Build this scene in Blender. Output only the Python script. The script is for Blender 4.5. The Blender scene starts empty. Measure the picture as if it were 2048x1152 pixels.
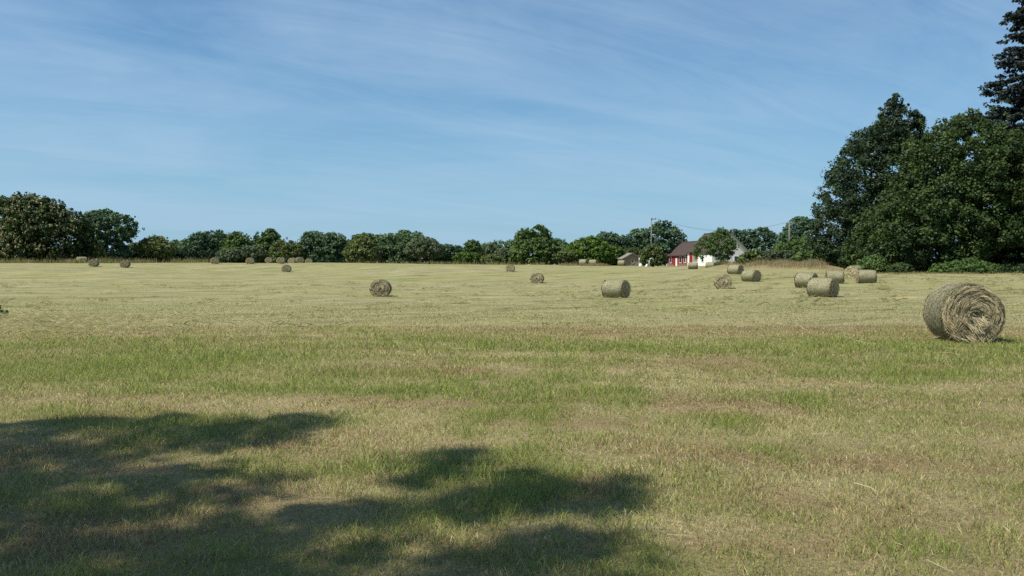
import bpy, math, random
import numpy as np
from mathutils import Vector
R = math.radians
random.seed(7)
rng = np.random.default_rng(7)
S = bpy.context.scene
COL = S.collection
F = 1650.0            # focal length in pixels of the 2048 px wide photograph
HC = 1.6              # eye height
PITCH = math.atan((576 - 528) / F)

# ------------------------------------------------------------------ helpers
def pix(u, v, y):
    """point at depth y (metres ahead) seen at photo pixel u, v"""
    a, b = (u - 1024) / F, -(v - 576) / F
    cp, sp = math.cos(PITCH), math.sin(PITCH)
    d = Vector((a, cp + b * sp, b * cp - sp))
    return Vector((0, 0, HC)) + d * (y / d.y)

def smooth(a, b, x):
    t = np.clip((x - a) / (b - a), 0, 1)
    return t * t * (3 - 2 * t)

def hash2(ix, iy, seed):
    h = (ix * 374761393 + iy * 668265263 + seed * 974634541) & 0xFFFFFFFF
    h = ((h ^ (h >> 13)) * 1274126177) & 0xFFFFFFFF
    return ((h ^ (h >> 16)) & 0xFFFF) / 65535.0

def vnoise(x, y, seed=0):
    x = np.asarray(x, float); y = np.asarray(y, float)
    ix = np.floor(x).astype(np.int64); iy = np.floor(y).astype(np.int64)
    fx = x - ix; fy = y - iy
    fx = fx * fx * (3 - 2 * fx); fy = fy * fy * (3 - 2 * fy)
    a = hash2(ix, iy, seed); b = hash2(ix + 1, iy, seed)
    c = hash2(ix, iy + 1, seed); d = hash2(ix + 1, iy + 1, seed)
    return (a * (1 - fx) + b * fx) * (1 - fy) + (c * (1 - fx) + d * fx) * fy

def fbm(x, y, seed=0, o=4):
    s, amp, tot = 0, 1.0, 0
    for k in range(o):
        s = s + amp * vnoise(x * 2 ** k + 17.3 * k, y * 2 ** k + 9.1 * k, seed + k)
        tot += amp; amp *= 0.55
    return s / tot

def build(name, V, polys, mat=None, parent=None, attrs=None, smooth_shade=False, loc=None):
    """polys: list of integer arrays (M, k)"""
    me = bpy.data.meshes.new(name)
    V = np.ascontiguousarray(V, dtype=np.float32).reshape(-1, 3)
    polys = [np.asarray(p, dtype=np.int32) for p in polys if len(p)]
    loops = np.concatenate([p.ravel() for p in polys])
    tot = np.concatenate([np.full(len(p), p.shape[1], np.int32) for p in polys])
    start = np.concatenate([[0], np.cumsum(tot)[:-1]]).astype(np.int32)
    me.vertices.add(len(V)); me.vertices.foreach_set('co', V.ravel())
    me.loops.add(len(loops)); me.loops.foreach_set('vertex_index', loops)
    me.polygons.add(len(tot))
    me.polygons.foreach_set('loop_start', start)
    me.polygons.foreach_set('loop_total', tot)
    if smooth_shade:
        me.polygons.foreach_set('use_smooth', np.ones(len(tot), bool))
    for k, a in (attrs or {}).items():
        a = np.asarray(a, np.float32)
        if a.ndim == 2:
            at = me.attributes.new(k, 'FLOAT_COLOR', 'POINT')
            at.data.foreach_set('color', np.concatenate([a, np.ones((len(a), 1), np.float32)], 1).ravel())
        else:
            at = me.attributes.new(k, 'FLOAT', 'POINT')
            at.data.foreach_set('value', a)
    me.update(calc_edges=True); me.validate()
    if mat: me.materials.append(mat)
    o = bpy.data.objects.new(name, me); COL.objects.link(o)
    if parent: o.parent = parent
    if loc is not None: o.location = loc
    return o

def empty(name, loc=(0, 0, 0), rz=0):
    o = bpy.data.objects.new(name, None); COL.objects.link(o)
    o.location = loc; o.rotation_euler = (0, 0, rz); o.empty_display_size = 0.3
    return o

def tag(o, label=None, cat=None, group=None, kind=None):
    if label: o['label'] = label
    if cat: o['category'] = cat
    if group: o['group'] = group
    if kind: o['kind'] = kind
    return o

class MB:
    """collects plain shapes for one mesh"""
    def __init__(s): s.v = []; s.f = []
    def poly(s, pts):
        n = len(s.v); s.v += [tuple(p) for p in pts]; s.f.append(list(range(n, n + len(pts))))
    def box(s, a, b):
        (x0, y0, z0), (x1, y1, z1) = a, b
        n = len(s.v)
        s.v += [(x0, y0, z0), (x1, y0, z0), (x1, y1, z0), (x0, y1, z0), (x0, y0, z1), (x1, y0, z1), (x1, y1, z1), (x0, y1, z1)]
        s.f += [[n + i for i in q] for q in ((0, 3, 2, 1), (4, 5, 6, 7), (0, 1, 5, 4), (1, 2, 6, 5), (2, 3, 7, 6), (3, 0, 4, 7))]
    def prism(s, prof, x0, x1):
        """profile in (y, z), extruded along x"""
        n = len(s.v); k = len(prof)
        s.v += [(x0, y, z) for y, z in prof] + [(x1, y, z) for y, z in prof]
        s.f.append([n + i for i in range(k)][::-1]); s.f.append([n + k + i for i in range(k)])
        for i in range(k):
            j = (i + 1) % k
            s.f.append([n + i, n + j, n + k + j, n + k + i])
    def tube(s, pts, rad, seg=7):
        pts = [Vector(p) for p in pts]
        if not hasattr(rad, '__len__'): rad = [rad] * len(pts)
        n = len(s.v)
        for i, p in enumerate(pts):
            d = (pts[min(i + 1, len(pts) - 1)] - pts[max(i - 1, 0)]).normalized()
            u = d.cross(Vector((0, 0, 1)) if abs(d.z) < .9 else Vector((1, 0, 0))).normalized(); w = d.cross(u)
            for k in range(seg):
                a = 2 * math.pi * k / seg
                s.v.append(tuple(p + (u * math.cos(a) + w * math.sin(a)) * rad[i]))
        for i in range(len(pts) - 1):
            for k in range(seg):
                k2 = (k + 1) % seg
                s.f.append([n + i * seg + k, n + i * seg + k2, n + (i + 1) * seg + k2, n + (i + 1) * seg + k])
        s.f.append([n + k for k in range(seg)][::-1]); s.f.append([n + (len(pts) - 1) * seg + k for k in range(seg)])
    def build(s, name, mat, parent=None, smooth_shade=False):
        me = bpy.data.meshes.new(name); me.from_pydata(s.v, [], s.f); me.update()
        if mat: me.materials.append(mat)
        if smooth_shade:
            for p in me.polygons: p.use_smooth = True
        o = bpy.data.objects.new(name, me); COL.objects.link(o)
        if parent: o.parent = parent
        return o

# ------------------------------------------------------------------ materials
def newmat(name):
    m = bpy.data.materials.new(name); m.use_nodes = True
    nt = m.node_tree; nt.nodes.clear()
    return m, nt, nt.nodes, nt.links
def N(ns, t, **kw):
    n = ns.new(t)
    for k, v in kw.items():
        if k in n.inputs: n.inputs[k].default_value = v
        else: setattr(n, k, v)
    return n
def ramp(ns, stops):
    r = ns.new('ShaderNodeValToRGB'); e = r.color_ramp.elements
    e[0].position, e[0].color = stops[0][0], (*stops[0][1], 1)
    e[1].position, e[1].color = stops[-1][0], (*stops[-1][1], 1)
    for p, c in stops[1:-1]:
        x = e.new(p); x.color = (*c, 1)
    return r

def leaf_mat(name, dark, mid, light, trans=0.28, rough=0.55, spec=0.22):
    m, nt, ns, ln = newmat(name)
    at = N(ns, 'ShaderNodeAttribute', attribute_name='tint')
    r = ramp(ns, [(0, dark), (.5, mid), (1, light)])
    ln.new(at.outputs['Fac'], r.inputs['Fac'])
    p = N(ns, 'ShaderNodeBsdfPrincipled', Roughness=rough)
    p.inputs['Specular IOR Level'].default_value = spec
    ln.new(r.outputs['Color'], p.inputs['Base Color'])
    t = ns.new('ShaderNodeBsdfTranslucent')
    mixc = N(ns, 'ShaderNodeMix', data_type='RGBA', blend_type='MULTIPLY'); mixc.inputs[0].default_value = 1
    mixc.inputs[7].default_value = (1.3, 1.25, 0.55, 1)
    ln.new(r.outputs['Color'], mixc.inputs[6]); ln.new(mixc.outputs[2], t.inputs['Color'])
    mx = ns.new('ShaderNodeMixShader'); mx.inputs[0].default_value = trans
    ln.new(p.outputs[0], mx.inputs[1]); ln.new(t.outputs[0], mx.inputs[2])
    out = ns.new('ShaderNodeOutputMaterial'); ln.new(mx.outputs[0], out.inputs[0])
    return m

def plain(name, col, rough=0.8, var=0.25, scale=6.0, bump=0.0, metallic=0.0, spec=0.3, stretch=(1, 1, 1)):
    m, nt, ns, ln = newmat(name)
    tc = ns.new('ShaderNodeTexCoord')
    mp = ns.new('ShaderNodeMapping'); mp.inputs['Scale'].default_value = stretch
    ln.new(tc.outputs['Object'], mp.inputs['Vector'])
    no = N(ns, 'ShaderNodeTexNoise', Scale=scale, Detail=6.0, Roughness=.65)
    ln.new(mp.outputs[0], no.inputs['Vector'])
    lo = tuple(c * (1 - var) for c in col); hi = tuple(min(1, c * (1 + var)) for c in col)
    r = ramp(ns, [(.3, lo), (.7, hi)])
    ln.new(no.outputs['Fac'], r.inputs['Fac'])
    p = N(ns, 'ShaderNodeBsdfPrincipled', Roughness=rough, Metallic=metallic)
    p.inputs['Specular IOR Level'].default_value = spec
    ln.new(r.outputs['Color'], p.inputs['Base Color'])
    if bump:
        b = N(ns, 'ShaderNodeBump', Strength=bump, Distance=.03)
        ln.new(no.outputs['Fac'], b.inputs['Height']); ln.new(b.outputs[0], p.inputs['Normal'])
    out = ns.new('ShaderNodeOutputMaterial'); ln.new(p.outputs[0], out.inputs[0])
    return m

def attr_col_mat(name, trans=0.2, rough=0.65):
    m, nt, ns, ln = newmat(name)
    at = N(ns, 'ShaderNodeAttribute', attribute_name='col')
    p = N(ns, 'ShaderNodeBsdfPrincipled', Roughness=rough); p.inputs['Specular IOR Level'].default_value = .2
    ln.new(at.outputs['Color'], p.inputs['Base Color'])
    t = ns.new('ShaderNodeBsdfTranslucent'); ln.new(at.outputs['Color'], t.inputs['Color'])
    mx = ns.new('ShaderNodeMixShader'); mx.inputs[0].default_value = trans
    ln.new(p.outputs[0], mx.inputs[1]); ln.new(t.outputs[0], mx.inputs[2])
    out = ns.new('ShaderNodeOutputMaterial'); ln.new(mx.outputs[0], out.inputs[0])
    return m

# ------------------------------------------------------------------ light, sky, camera
EL, AZ = R(57), R(27)      # sun: from the left, slightly behind the viewer
SUN = Vector((-math.cos(EL) * math.cos(AZ), -math.cos(EL) * math.sin(AZ), math.sin(EL)))
w = bpy.data.worlds.new('World'); S.world = w; w.use_nodes = True
ns, ln = w.node_tree.nodes, w.node_tree.links
ns.clear()
sky = ns.new('ShaderNodeTexSky'); sky.sky_type = 'NISHITA'; sky.sun_disc = False
sky.sun_elevation = EL; sky.sun_rotation = math.atan2(SUN.x, SUN.y)
sky.altitude = 100; sky.air_density = 1.0; sky.dust_density = 0.2; sky.ozone_density = 2.0
tc = ns.new('ShaderNodeTexCoord')
sep = ns.new('ShaderNodeSeparateXYZ'); ln.new(tc.outputs['Generated'], sep.inputs[0])
zz = N(ns, 'ShaderNodeMath', operation='ADD'); ln.new(sep.outputs['Z'], zz.inputs[0]); zz.inputs[1].default_value = 0.16
zm = N(ns, 'ShaderNodeMath', operation='MAXIMUM'); ln.new(zz.outputs[0], zm.inputs[0]); zm.inputs[1].default_value = 0.05
dx = N(ns, 'ShaderNodeMath', operation='DIVIDE'); ln.new(sep.outputs['X'], dx.inputs[0]); ln.new(zm.outputs[0], dx.inputs[1])
dy = N(ns, 'ShaderNodeMath', operation='DIVIDE'); ln.new(sep.outputs['Y'], dy.inputs[0]); ln.new(zm.outputs[0], dy.inputs[1])
cb = ns.new('ShaderNodeCombineXYZ'); ln.new(dx.outputs[0], cb.inputs[0]); ln.new(dy.outputs[0], cb.inputs[1])
mp = ns.new('ShaderNodeMapping'); mp.vector_type = 'TEXTURE'; mp.inputs['Rotation'].default_value = (0, 0, R(24)); mp.inputs['Scale'].default_value = (1.15, .72, 1); mp.inputs['Location'].default_value = (1.3, .4, 0)
ln.new(cb.outputs[0], mp.inputs['Vector'])
n1 = N(ns, 'ShaderNodeTexNoise', Scale=.62, Detail=6.0, Roughness=.55, Distortion=.7); ln.new(mp.outputs[0], n1.inputs['Vector'])
mp2 = ns.new('ShaderNodeMapping'); mp2.vector_type = 'TEXTURE'; mp2.inputs['Rotation'].default_value = (0, 0, R(30)); mp2.inputs['Scale'].default_value = (1.05, .26, 1); mp2.inputs['Location'].default_value = (3, 7, 0)
ln.new(cb.outputs[0], mp2.inputs['Vector'])
n2 = N(ns, 'ShaderNodeTexNoise', Scale=.9, Detail=12.0, Roughness=.7, Distortion=.9); ln.new(mp2.outputs[0], n2.inputs['Vector'])
mul = N(ns, 'ShaderNodeMath', operation='MULTIPLY_ADD'); ln.new(n2.outputs['Fac'], mul.inputs[0]); mul.inputs[1].default_value = .55; ln.new(n1.outputs['Fac'], mul.inputs[2])
cr = N(ns, 'ShaderNodeMapRange'); cr.inputs[1].default_value = .56; cr.inputs[2].default_value = 1.02; cr.inputs[3].default_value = 0.0; cr.inputs[4].default_value = .66
ln.new(mul.outputs[0], cr.inputs[0])
tint = N(ns, 'ShaderNodeMix', data_type='RGBA', blend_type='MULTIPLY'); tint.inputs[0].default_value = 1
tint.inputs[7].default_value = (.90, 1.0, 1.03, 1)
hs = N(ns, 'ShaderNodeHueSaturation', Saturation=1.30)
ln.new(sky.outputs[0], hs.inputs['Color']); ln.new(hs.outputs[0], tint.inputs[6])
cm = N(ns, 'ShaderNodeMix', data_type='RGBA'); cm.inputs[7].default_value = (4.0, 5.6, 7.3, 1)
lowf = N(ns, 'ShaderNodeMapRange', interpolation_type='SMOOTHSTEP'); lowf.inputs[1].default_value = -.05; lowf.inputs[2].default_value = .36; lowf.inputs[3].default_value = .85; lowf.inputs[4].default_value = .0
ln.new(sep.outputs['Z'], lowf.inputs[0])
low = N(ns, 'ShaderNodeMix', data_type='RGBA'); low.inputs[7].default_value = (2.15, 4.35, 6.3, 1)
ln.new(lowf.outputs[0], low.inputs[0]); ln.new(tint.outputs[2], low.inputs[6])
ln.new(cr.outputs[0], cm.inputs[0]); ln.new(low.outputs[2], cm.inputs[6])
bg = ns.new('ShaderNodeBackground'); bg.inputs['Strength'].default_value = 0.070
ln.new(cm.outputs[2], bg.inputs[0])
wo = ns.new('ShaderNodeOutputWorld'); ln.new(bg.outputs[0], wo.inputs[0])

sl = bpy.data.lights.new('sun', 'SUN'); sl.energy = 4.0; sl.angle = R(.53); sl.color = (1, .95, .86)
so = bpy.data.objects.new('sun', sl); COL.objects.link(so); so.location = (-30, -12, 40)
so.rotation_euler = (-SUN).to_track_quat('-Z', 'Y').to_euler()

cam = bpy.data.cameras.new('camera'); co = bpy.data.objects.new('camera', cam); COL.objects.link(co)
cam.sensor_width = 36; cam.lens = 36 * F / 2048; cam.clip_end = 6000; cam.clip_start = .05
co.location = (0, 0, HC); co.rotation_euler = (R(90) - PITCH, 0, 0)
S.camera = co
S.view_settings.view_transform = 'Standard'; S.view_settings.look = 'None'
S.view_settings.exposure = 0.62; S.view_settings.gamma = 1
S.cycles.use_denoising = False
S.cycles.max_bounces = 6; S.cycles.diffuse_bounces = 3; S.cycles.transmission_bounces = 4; S.cycles.glossy_bounces = 2
S.cycles.sample_clamp_indirect = 4.0

# ------------------------------------------------------------------ terrain
TY = np.array([-2000, 0, 18, 35, 50, 65, 80, 100, 118, 135, 146, 158, 175, 230, 500, 3000.])
TT = np.array([-.62, -.28, 0, .2, .27, .37, .5, .62])
TZ = np.array([
  [0, 0, -.04, -.22, -.36, -.36, -.15, .75, 1.42, 1.74, 1.78, 1.45, 1.3, 1.2, 1.0, .5],
  [0, 0, -.04, -.25, -.38, -.44, -.36, .0, .55, 1.66, 1.80, 1.35, 1.2, 1.2, 1.0, .5],
  [0, 0, -.04, -.25, -.38, -.44, -.38, .12, .75, 1.35, 1.52, 1.30, 1.2, 1.2, 1.0, .5],
  [0, 0, -.04, -.25, -.40, -.42, -.18, .35, .72, 1.00, 1.15, 1.20, 1.2, 1.2, 1.0, .5],
  [0, 0, -.04, -.25, -.36, -.17, .38, .72, .75, .95, 1.15, 1.20, 1.2, 1.2, 1.0, .5],
  [0, 0, -.04, -.15, -.16, -.02, .36, .60, .75, .90, 1.00, 1.10, 1.2, 1.2, 1.0, .5],
  [0, 0, -.04, -.15, -.10, .16, .54, .62, .66, .80, .90, 1.00, 1.2, 1.2, 1.0, .5],
  [0, 0, -.04, -.15, -.10, .16, .54, .62, .66, .80, .90, 1.00, 1.2, 1.2, 1.0, .5]])
def _col(zc, y):
    """smooth cubic through the table"""
    k = np.clip(np.searchsorted(TY, y, side='right') - 1, 0, len(TY) - 2)
    m = np.gradient(zc, TY)
    d = np.diff(zc) / np.diff(TY)
    for i in range(len(zc)):
        a = d[max(i - 1, 0)]; b = d[min(i, len(d) - 1)]
        m[i] = 0 if a * b <= 0 else 2 * a * b / (a + b)
    h = TY[k + 1] - TY[k]; t = np.clip((y - TY[k]) / h, 0, 1)
    return ((2 * t**3 - 3 * t**2 + 1) * zc[k] + (t**3 - 2 * t**2 + t) * h * m[k] + (-2 * t**3 + 3 * t**2) * zc[k + 1] + (t**3 - t**2) * h * m[k + 1])
BANK = [pix(1462, 540, 116), pix(1520, 540, 114), pix(1580, 543, 110), pix(1640, 545, 106)]
def zt(x, y):
    x = np.atleast_1d(np.asarray(x, float)); y = np.atleast_1d(np.asarray(y, float))
    cols = np.stack([_col(c, y) for c in TZ], 0)
    t = np.clip(x / np.maximum(y, 4.0), TT[0], TT[-1] - 1e-6)
    k = np.clip(np.searchsorted(TT, t, side='right') - 1, 0, len(TT) - 2)
    a = (t - TT[k]) / (TT[k + 1] - TT[k]); a = a * a * (3 - 2 * a)
    i = np.arange(len(t))
    z = cols[k, i] * (1 - a) + cols[k + 1, i] * a
    # rough bank with dry grass beside the house
    d = np.full(len(x), 1e9)
    for p, q in zip(BANK[:-1], BANK[1:]):
        vx, vy = q.x - p.x, q.y - p.y
        s = np.clip(((x - p.x) * vx + (y - p.y) * vy) / (vx * vx + vy * vy), 0, 1)
        d = np.minimum(d, np.hypot(x - p.x - s * vx, y - p.y - s * vy))
    z = z + .85 * np.exp(-(d / 3.6) ** 2)
    return z
def gz(x, y): return float(zt(x, y)[0])

# patches of green, brown and straw in the mown field -------------------------------------------
def gpt(u, v, h=1.62):
    """ground point near the viewer under pixel u, v"""
    y = h * F / (v - 528); return (u - 1024) / F * y, y
PATCH = []      # kind, x, y, rx, ry, strength
for kind, u, v, ru, rv, s in [
    ('g', 1045, 800, 75, 28, 1.1), ('g', 1250, 800, 70, 24, .8), ('g', 1450, 848, 55, 24, 1.0), ('g', 1065, 945, 70, 55, 1.2), ('g', 950, 842, 45, 26, .6),
    ('g', 1065, 840, 50, 24, .6), ('g', 600, 785, 170, 18, .55), ('g', 830, 790, 90, 25, .5), ('g', 180, 735, 330, 30, .75), ('g', 480, 715, 200, 20, .55), ('g', 1560, 915, 60, 22, .55), ('g', 660, 960, 55, 30, .7),
    ('g', 1340, 697, 420, 11, .6), ('g', 1900, 700, 260, 14, .5), ('g', 880, 930, 60, 25, .5), ('g', 1000, 1060, 120, 60, .45), ('g', 1900, 1120, 100, 30, .4), ('g', 1240, 1120, 120, 40, .4), ('g', 460, 960, 90, 22, .5),
    ('g', 1660, 820, 60, 22, .5), ('g', 1730, 735, 160, 14, .45), ('g', 100, 690, 120, 10, .6),
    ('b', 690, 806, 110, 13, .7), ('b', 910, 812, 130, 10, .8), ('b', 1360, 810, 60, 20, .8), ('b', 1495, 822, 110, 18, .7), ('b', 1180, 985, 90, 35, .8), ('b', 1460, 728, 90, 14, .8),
    ('b', 1390, 915, 120, 30, .5), ('b', 1150, 660, 380, 8, .5), ('b', 1900, 658, 300, 9, .5), ('b', 330, 665, 90, 6, .5), ('b', 1750, 930, 120, 18, .45), ('b', 500, 1000, 260, 40, .8), ('b', 1000, 1090, 260, 40, .6), ('b', 150, 1060, 260, 40, .6), ('b', 1980, 850, 90, 25, .45), ('b', 1480, 1095, 160, 26, .7), ('b', 120, 900, 220, 28, .6),  # several follow the tree's shade lobes, putting its brown into the grass
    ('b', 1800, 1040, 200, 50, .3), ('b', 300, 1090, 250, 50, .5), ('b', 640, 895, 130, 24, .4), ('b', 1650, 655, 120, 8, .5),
    ('s', 1560, 870, 260, 20, .7), ('s', 800, 855, 160, 30, .8), ('s', 450, 800, 350, 18, .4), ('s', 1280, 750, 200, 10, .7), ('s', 1330, 1050, 260, 40, .5), ('s', 1700, 980, 200, 40, .4), ('s', 620, 985, 100, 14, .7), ('s', 1000, 880, 130, 22, .6), ('s', 1200, 900, 160, 30, .4)]:
    x, y = gpt(u, v)
    PATCH.append((kind, x, y, ru / F * y, max(.12, rv * y * y / (1.62 * F)), s))
def masks(x, y):
    n1 = fbm(x * .42, y * .62, 11, 4); n2 = fbm(x * 1.2, y * 1.7, 31, 3)
    n3 = fbm(x * .5 + 40, y * .8, 51, 4); n4 = fbm(x * 1.6, y * 2.2, 71, 3)
    g = .20 + .55 * smooth(.46, .66, .55 * n1 + .45 * n2)
    b = .08 + .60 * smooth(.47, .68, .5 * n3 + .5 * n4)
    s = .45 * smooth(.5, .7, fbm(x * .8 + 9, y * 1.2, 91, 4))
    wob = 2.6 * (fbm(x * .16, y * .02, 5, 4) - .5)
    g = g + .24 * np.exp(-((y + wob - 16.0) / 1.3) ** 2) - .24 * smooth(16.5, 24, y + wob) + .1 * smooth(50, 80, y)
    b = b + .30 * np.exp(-((y + wob - 20.0) / .8) ** 2) * smooth(.35, .6, fbm(x * .22, y * .1, 13, 3)) - .3 * smooth(22, 27, y)
    s = s + .40 * smooth(17.5, 25, y + wob)
    bd = np.sin(2 * math.pi * (y + .9 * wob + .05 * x) / 1.9) * smooth(5, 9, y) * (1 - smooth(18, 24, y)) * smooth(.3, .6, fbm(x * .13 + 5, y * .4, 61, 2))
    g = g + .17 * bd; s = s - .22 * bd; b = b + .12 * np.sin(2 * math.pi * (y + .9 * wob) / 2.9) * smooth(5, 9, y) * (1 - smooth(20, 26, y))
    d = {'g': g, 'b': b, 's': s}
    jx = .35 * (fbm(x * 2.3, y * 2.3, 7, 2) - .5); jy = .35 * (fbm(x * 2.3, y * 2.3, 8, 2) - .5)
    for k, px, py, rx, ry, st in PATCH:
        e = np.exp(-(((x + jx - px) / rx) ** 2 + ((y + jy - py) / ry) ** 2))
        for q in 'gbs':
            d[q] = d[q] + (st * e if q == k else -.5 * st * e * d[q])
    return tuple(np.clip(d[q], 0, 1) for q in 'gbs')

def ground_mat():
    m, nt, ns, ln = newmat('field_ground')
    geo = ns.new('ShaderNodeNewGeometry')
    def A(n): return N(ns, 'ShaderNodeAttribute', attribute_name=n).outputs['Fac']
    def noise(scale, detail, stretch, rough=.6):
        mp = ns.new('ShaderNodeMapping'); mp.inputs['Scale'].default_value = stretch
        ln.new(geo.outputs['Position'], mp.inputs['Vector'])
        n = N(ns, 'ShaderNodeTexNoise', Scale=scale, Detail=detail, Roughness=rough); ln.new(mp.outputs[0], n.inputs['Vector'])
        return n.outputs['Fac']
    def mix(f, a, b, bt='MIX'):
        x = N(ns, 'ShaderNodeMix', data_type='RGBA', blend_type=bt)
        for sock, val in ((x.inputs[0], f), (x.inputs[6], a), (x.inputs[7], b)):
            if hasattr(val, 'links'): ln.new(val, sock)
            elif isinstance(val, tuple): sock.default_value = (*val, 1)
            else: sock.default_value = val
        return x.outputs[2]
    # far: mown hay seen at a distance; near: thatch and soil between the blades
    rs = ramp(ns, [(.28, (.158, .150, .068)), (.45, (.243, .223, .110)), (.6, (.298, .266, .140)), (.78, (.39, .345, .20))])
    ln.new(noise(.55, 8, (.55, .8, 1), .72), rs.inputs['Fac'])
    far = rs.outputs['Color']
    rg = ramp(ns, [(.4, (1, 1, 1)), (.62, (.89, .96, .80))])
    ln.new(noise(.06, 5, (.6, 1.2, 1)), rg.inputs['Fac'])
    far = mix(1.0, far, rg.outputs['Color'], 'MULTIPLY')
    rd = ramp(ns, [(.30, (.62, .60, .55)), (.42, (1, 1, 1)), (.66, (1, 1, 1)), (.8, (1.25, 1.2, 1.15))])
    ln.new(noise(2.2, 6, (.6, .6, 1), .75), rd.inputs['Fac'])
    far = mix(1.0, far, rd.outputs['Color'], 'MULTIPLY')
    # windrow streaks left by the rake, running across and bending away to the right
    mpw = ns.new('ShaderNodeMapping'); mpw.vector_type = 'TEXTURE'; mpw.inputs['Rotation'].default_value = (0, 0, R(38)); mpw.inputs['Scale'].default_value = (12, 1.7, 1)
    ln.new(geo.outputs['Position'], mpw.inputs['Vector'])
    nw = N(ns, 'ShaderNodeTexNoise', Scale=1.0, Detail=5.0, Roughness=.6, Distortion=1.2); ln.new(mpw.outputs[0], nw.inputs['Vector'])
    rw_ = ramp(ns, [(.34, (.55, .60, .50)), (.45, (1, 1, 1)), (.58, (1, 1, 1)), (.68, (1.28, 1.19, 1.10))]); ln.new(nw.outputs['Fac'], rw_.inputs['Fac'])
    far = mix(1.0, far, rw_.outputs['Color'], 'MULTIPLY')
    near = mix(A('g'), (.30, .245, .13), (.18, .18, .07))
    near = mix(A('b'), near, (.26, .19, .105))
    near = mix(A('s'), near, (.36, .305, .165))
    rn = ramp(ns, [(.3, (.55, .55, .55)), (.7, (1.35, 1.3, 1.2))])
    ln.new(noise(30, 6, (1, 1, 1), .7), rn.inputs['Fac'])
    near = mix(1.0, near, rn.outputs['Color'], 'MULTIPLY')
    col = mix(A('far'), near, far)
    col = mix(A('bank'), col, (.22, .175, .09))
    p = N(ns, 'ShaderNodeBsdfPrincipled', Roughness=.9); p.inputs['Specular IOR Level'].default_value = .1
    ln.new(col, p.inputs['Base Color'])
    b = N(ns, 'ShaderNodeBump', Strength=.9, Distance=.12)
    ln.new(noise(3.5, 8, (1, 1, 1), .75), b.inputs['Height']); ln.new(b.outputs[0], p.inputs['Normal'])
    out = ns.new('ShaderNodeOutputMaterial'); ln.new(p.outputs[0], out.inputs[0])
    return m

def make_ground():
    ang = np.concatenate([np.arange(-46, 46, .25), np.arange(46, 314, 2.0)])       # degrees from straight ahead
    rad = np.exp(np.arange(math.log(.7), math.log(2600), .0155))
    a = np.radians(ang)
    X = rad[:, None] * np.sin(a)[None]; Y = rad[:, None] * np.cos(a)[None]
    n, k = X.shape
    x, y = X.ravel(), Y.ravel()
    z = zt(x, y)
    r = np.hypot(x, y)
    z += .05 * (fbm(x * .8, y * .8, 3, 4) - .5) * (1 - smooth(60, 120, r)) * smooth(0, 1.5, r)
    z += .22 * (fbm(x * .09, y * .11, 4, 3) - .5) * smooth(25, 60, y) * (1 - smooth(150, 200, r))
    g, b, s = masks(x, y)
    far = smooth(15, 30, y)
    d = zt(x, y) * 0
    for p, q in zip(BANK[:-1], BANK[1:]):
        vx, vy = q.x - p.x, q.y - p.y
        t = np.clip(((x - p.x) * vx + (y - p.y) * vy) / (vx * vx + vy * vy), 0, 1)
        d = np.maximum(d, np.exp(-(np.hypot(x - p.x - t * vx, y - p.y - t * vy) / 4.2) ** 4))
    V = np.stack([x, y, z], 1)
    idx = np.arange(n * k).reshape(n, k)
    nx = np.roll(idx, -1, axis=1)
    q = np.stack([idx[:-1], idx[1:], nx[1:], nx[:-1]], -1).reshape(-1, 4)
    V = np.concatenate([V, [[0, 0, 0]]]); c = n * k
    tri = np.stack([np.full(k, c), idx[0], nx[0]], -1)
    z1 = lambda v: np.concatenate([v, [v[0]]])
    o = build('ground', V, [q, tri], ground_mat(), attrs={'g': z1(g), 'b': z1(b), 's': z1(s), 'far': z1(far), 'bank': z1(d)}, smooth_shade=True)
    tag(o, 'mown hay field of stubble with green and straw coloured patches', 'field', kind='structure')
make_ground()

# ------------------------------------------------------------------ grass blades of the stubble
PAL = {'green': [(.225, .285, .06), (.285, .335, .08), (.175, .225, .055), (.39, .385, .105), (.25, .30, .08)],
       'brown': [(.36, .25, .12), (.27, .19, .095), (.44, .31, .155), (.20, .14, .072)],
       'straw': [(.48, .425, .20), (.54, .475, .25), (.43, .395, .165), (.385, .375, .145), (.60, .53, .30)]}
for k in PAL: PAL[k] = np.array(PAL[k])
grass_mat = attr_col_mat('grass_blade', .42)
def blade_cols(x, y):
    g, b, s = masks(x, y)
    n = len(x); u = rng.random(n)
    gw = .08 + 2.5 * g ** 1.5; bw = .07 + 1.8 * b ** 1.3; sw = .42 + 1.1 * s
    tot = gw + bw + sw
    pg, pb = gw / tot, (gw + bw) / tot
    kind = np.where(u < pg, 0, np.where(u < pb, 1, 2))
    c = np.zeros((n, 3))
    for i, k in enumerate(('green', 'brown', 'straw')):
        mk = kind == i
        c[mk] = PAL[k][rng.integers(0, len(PAL[k]), mk.sum())]
    c *= rng.uniform(.72, 1.25, (n, 1))
    return c, kind, g
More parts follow.
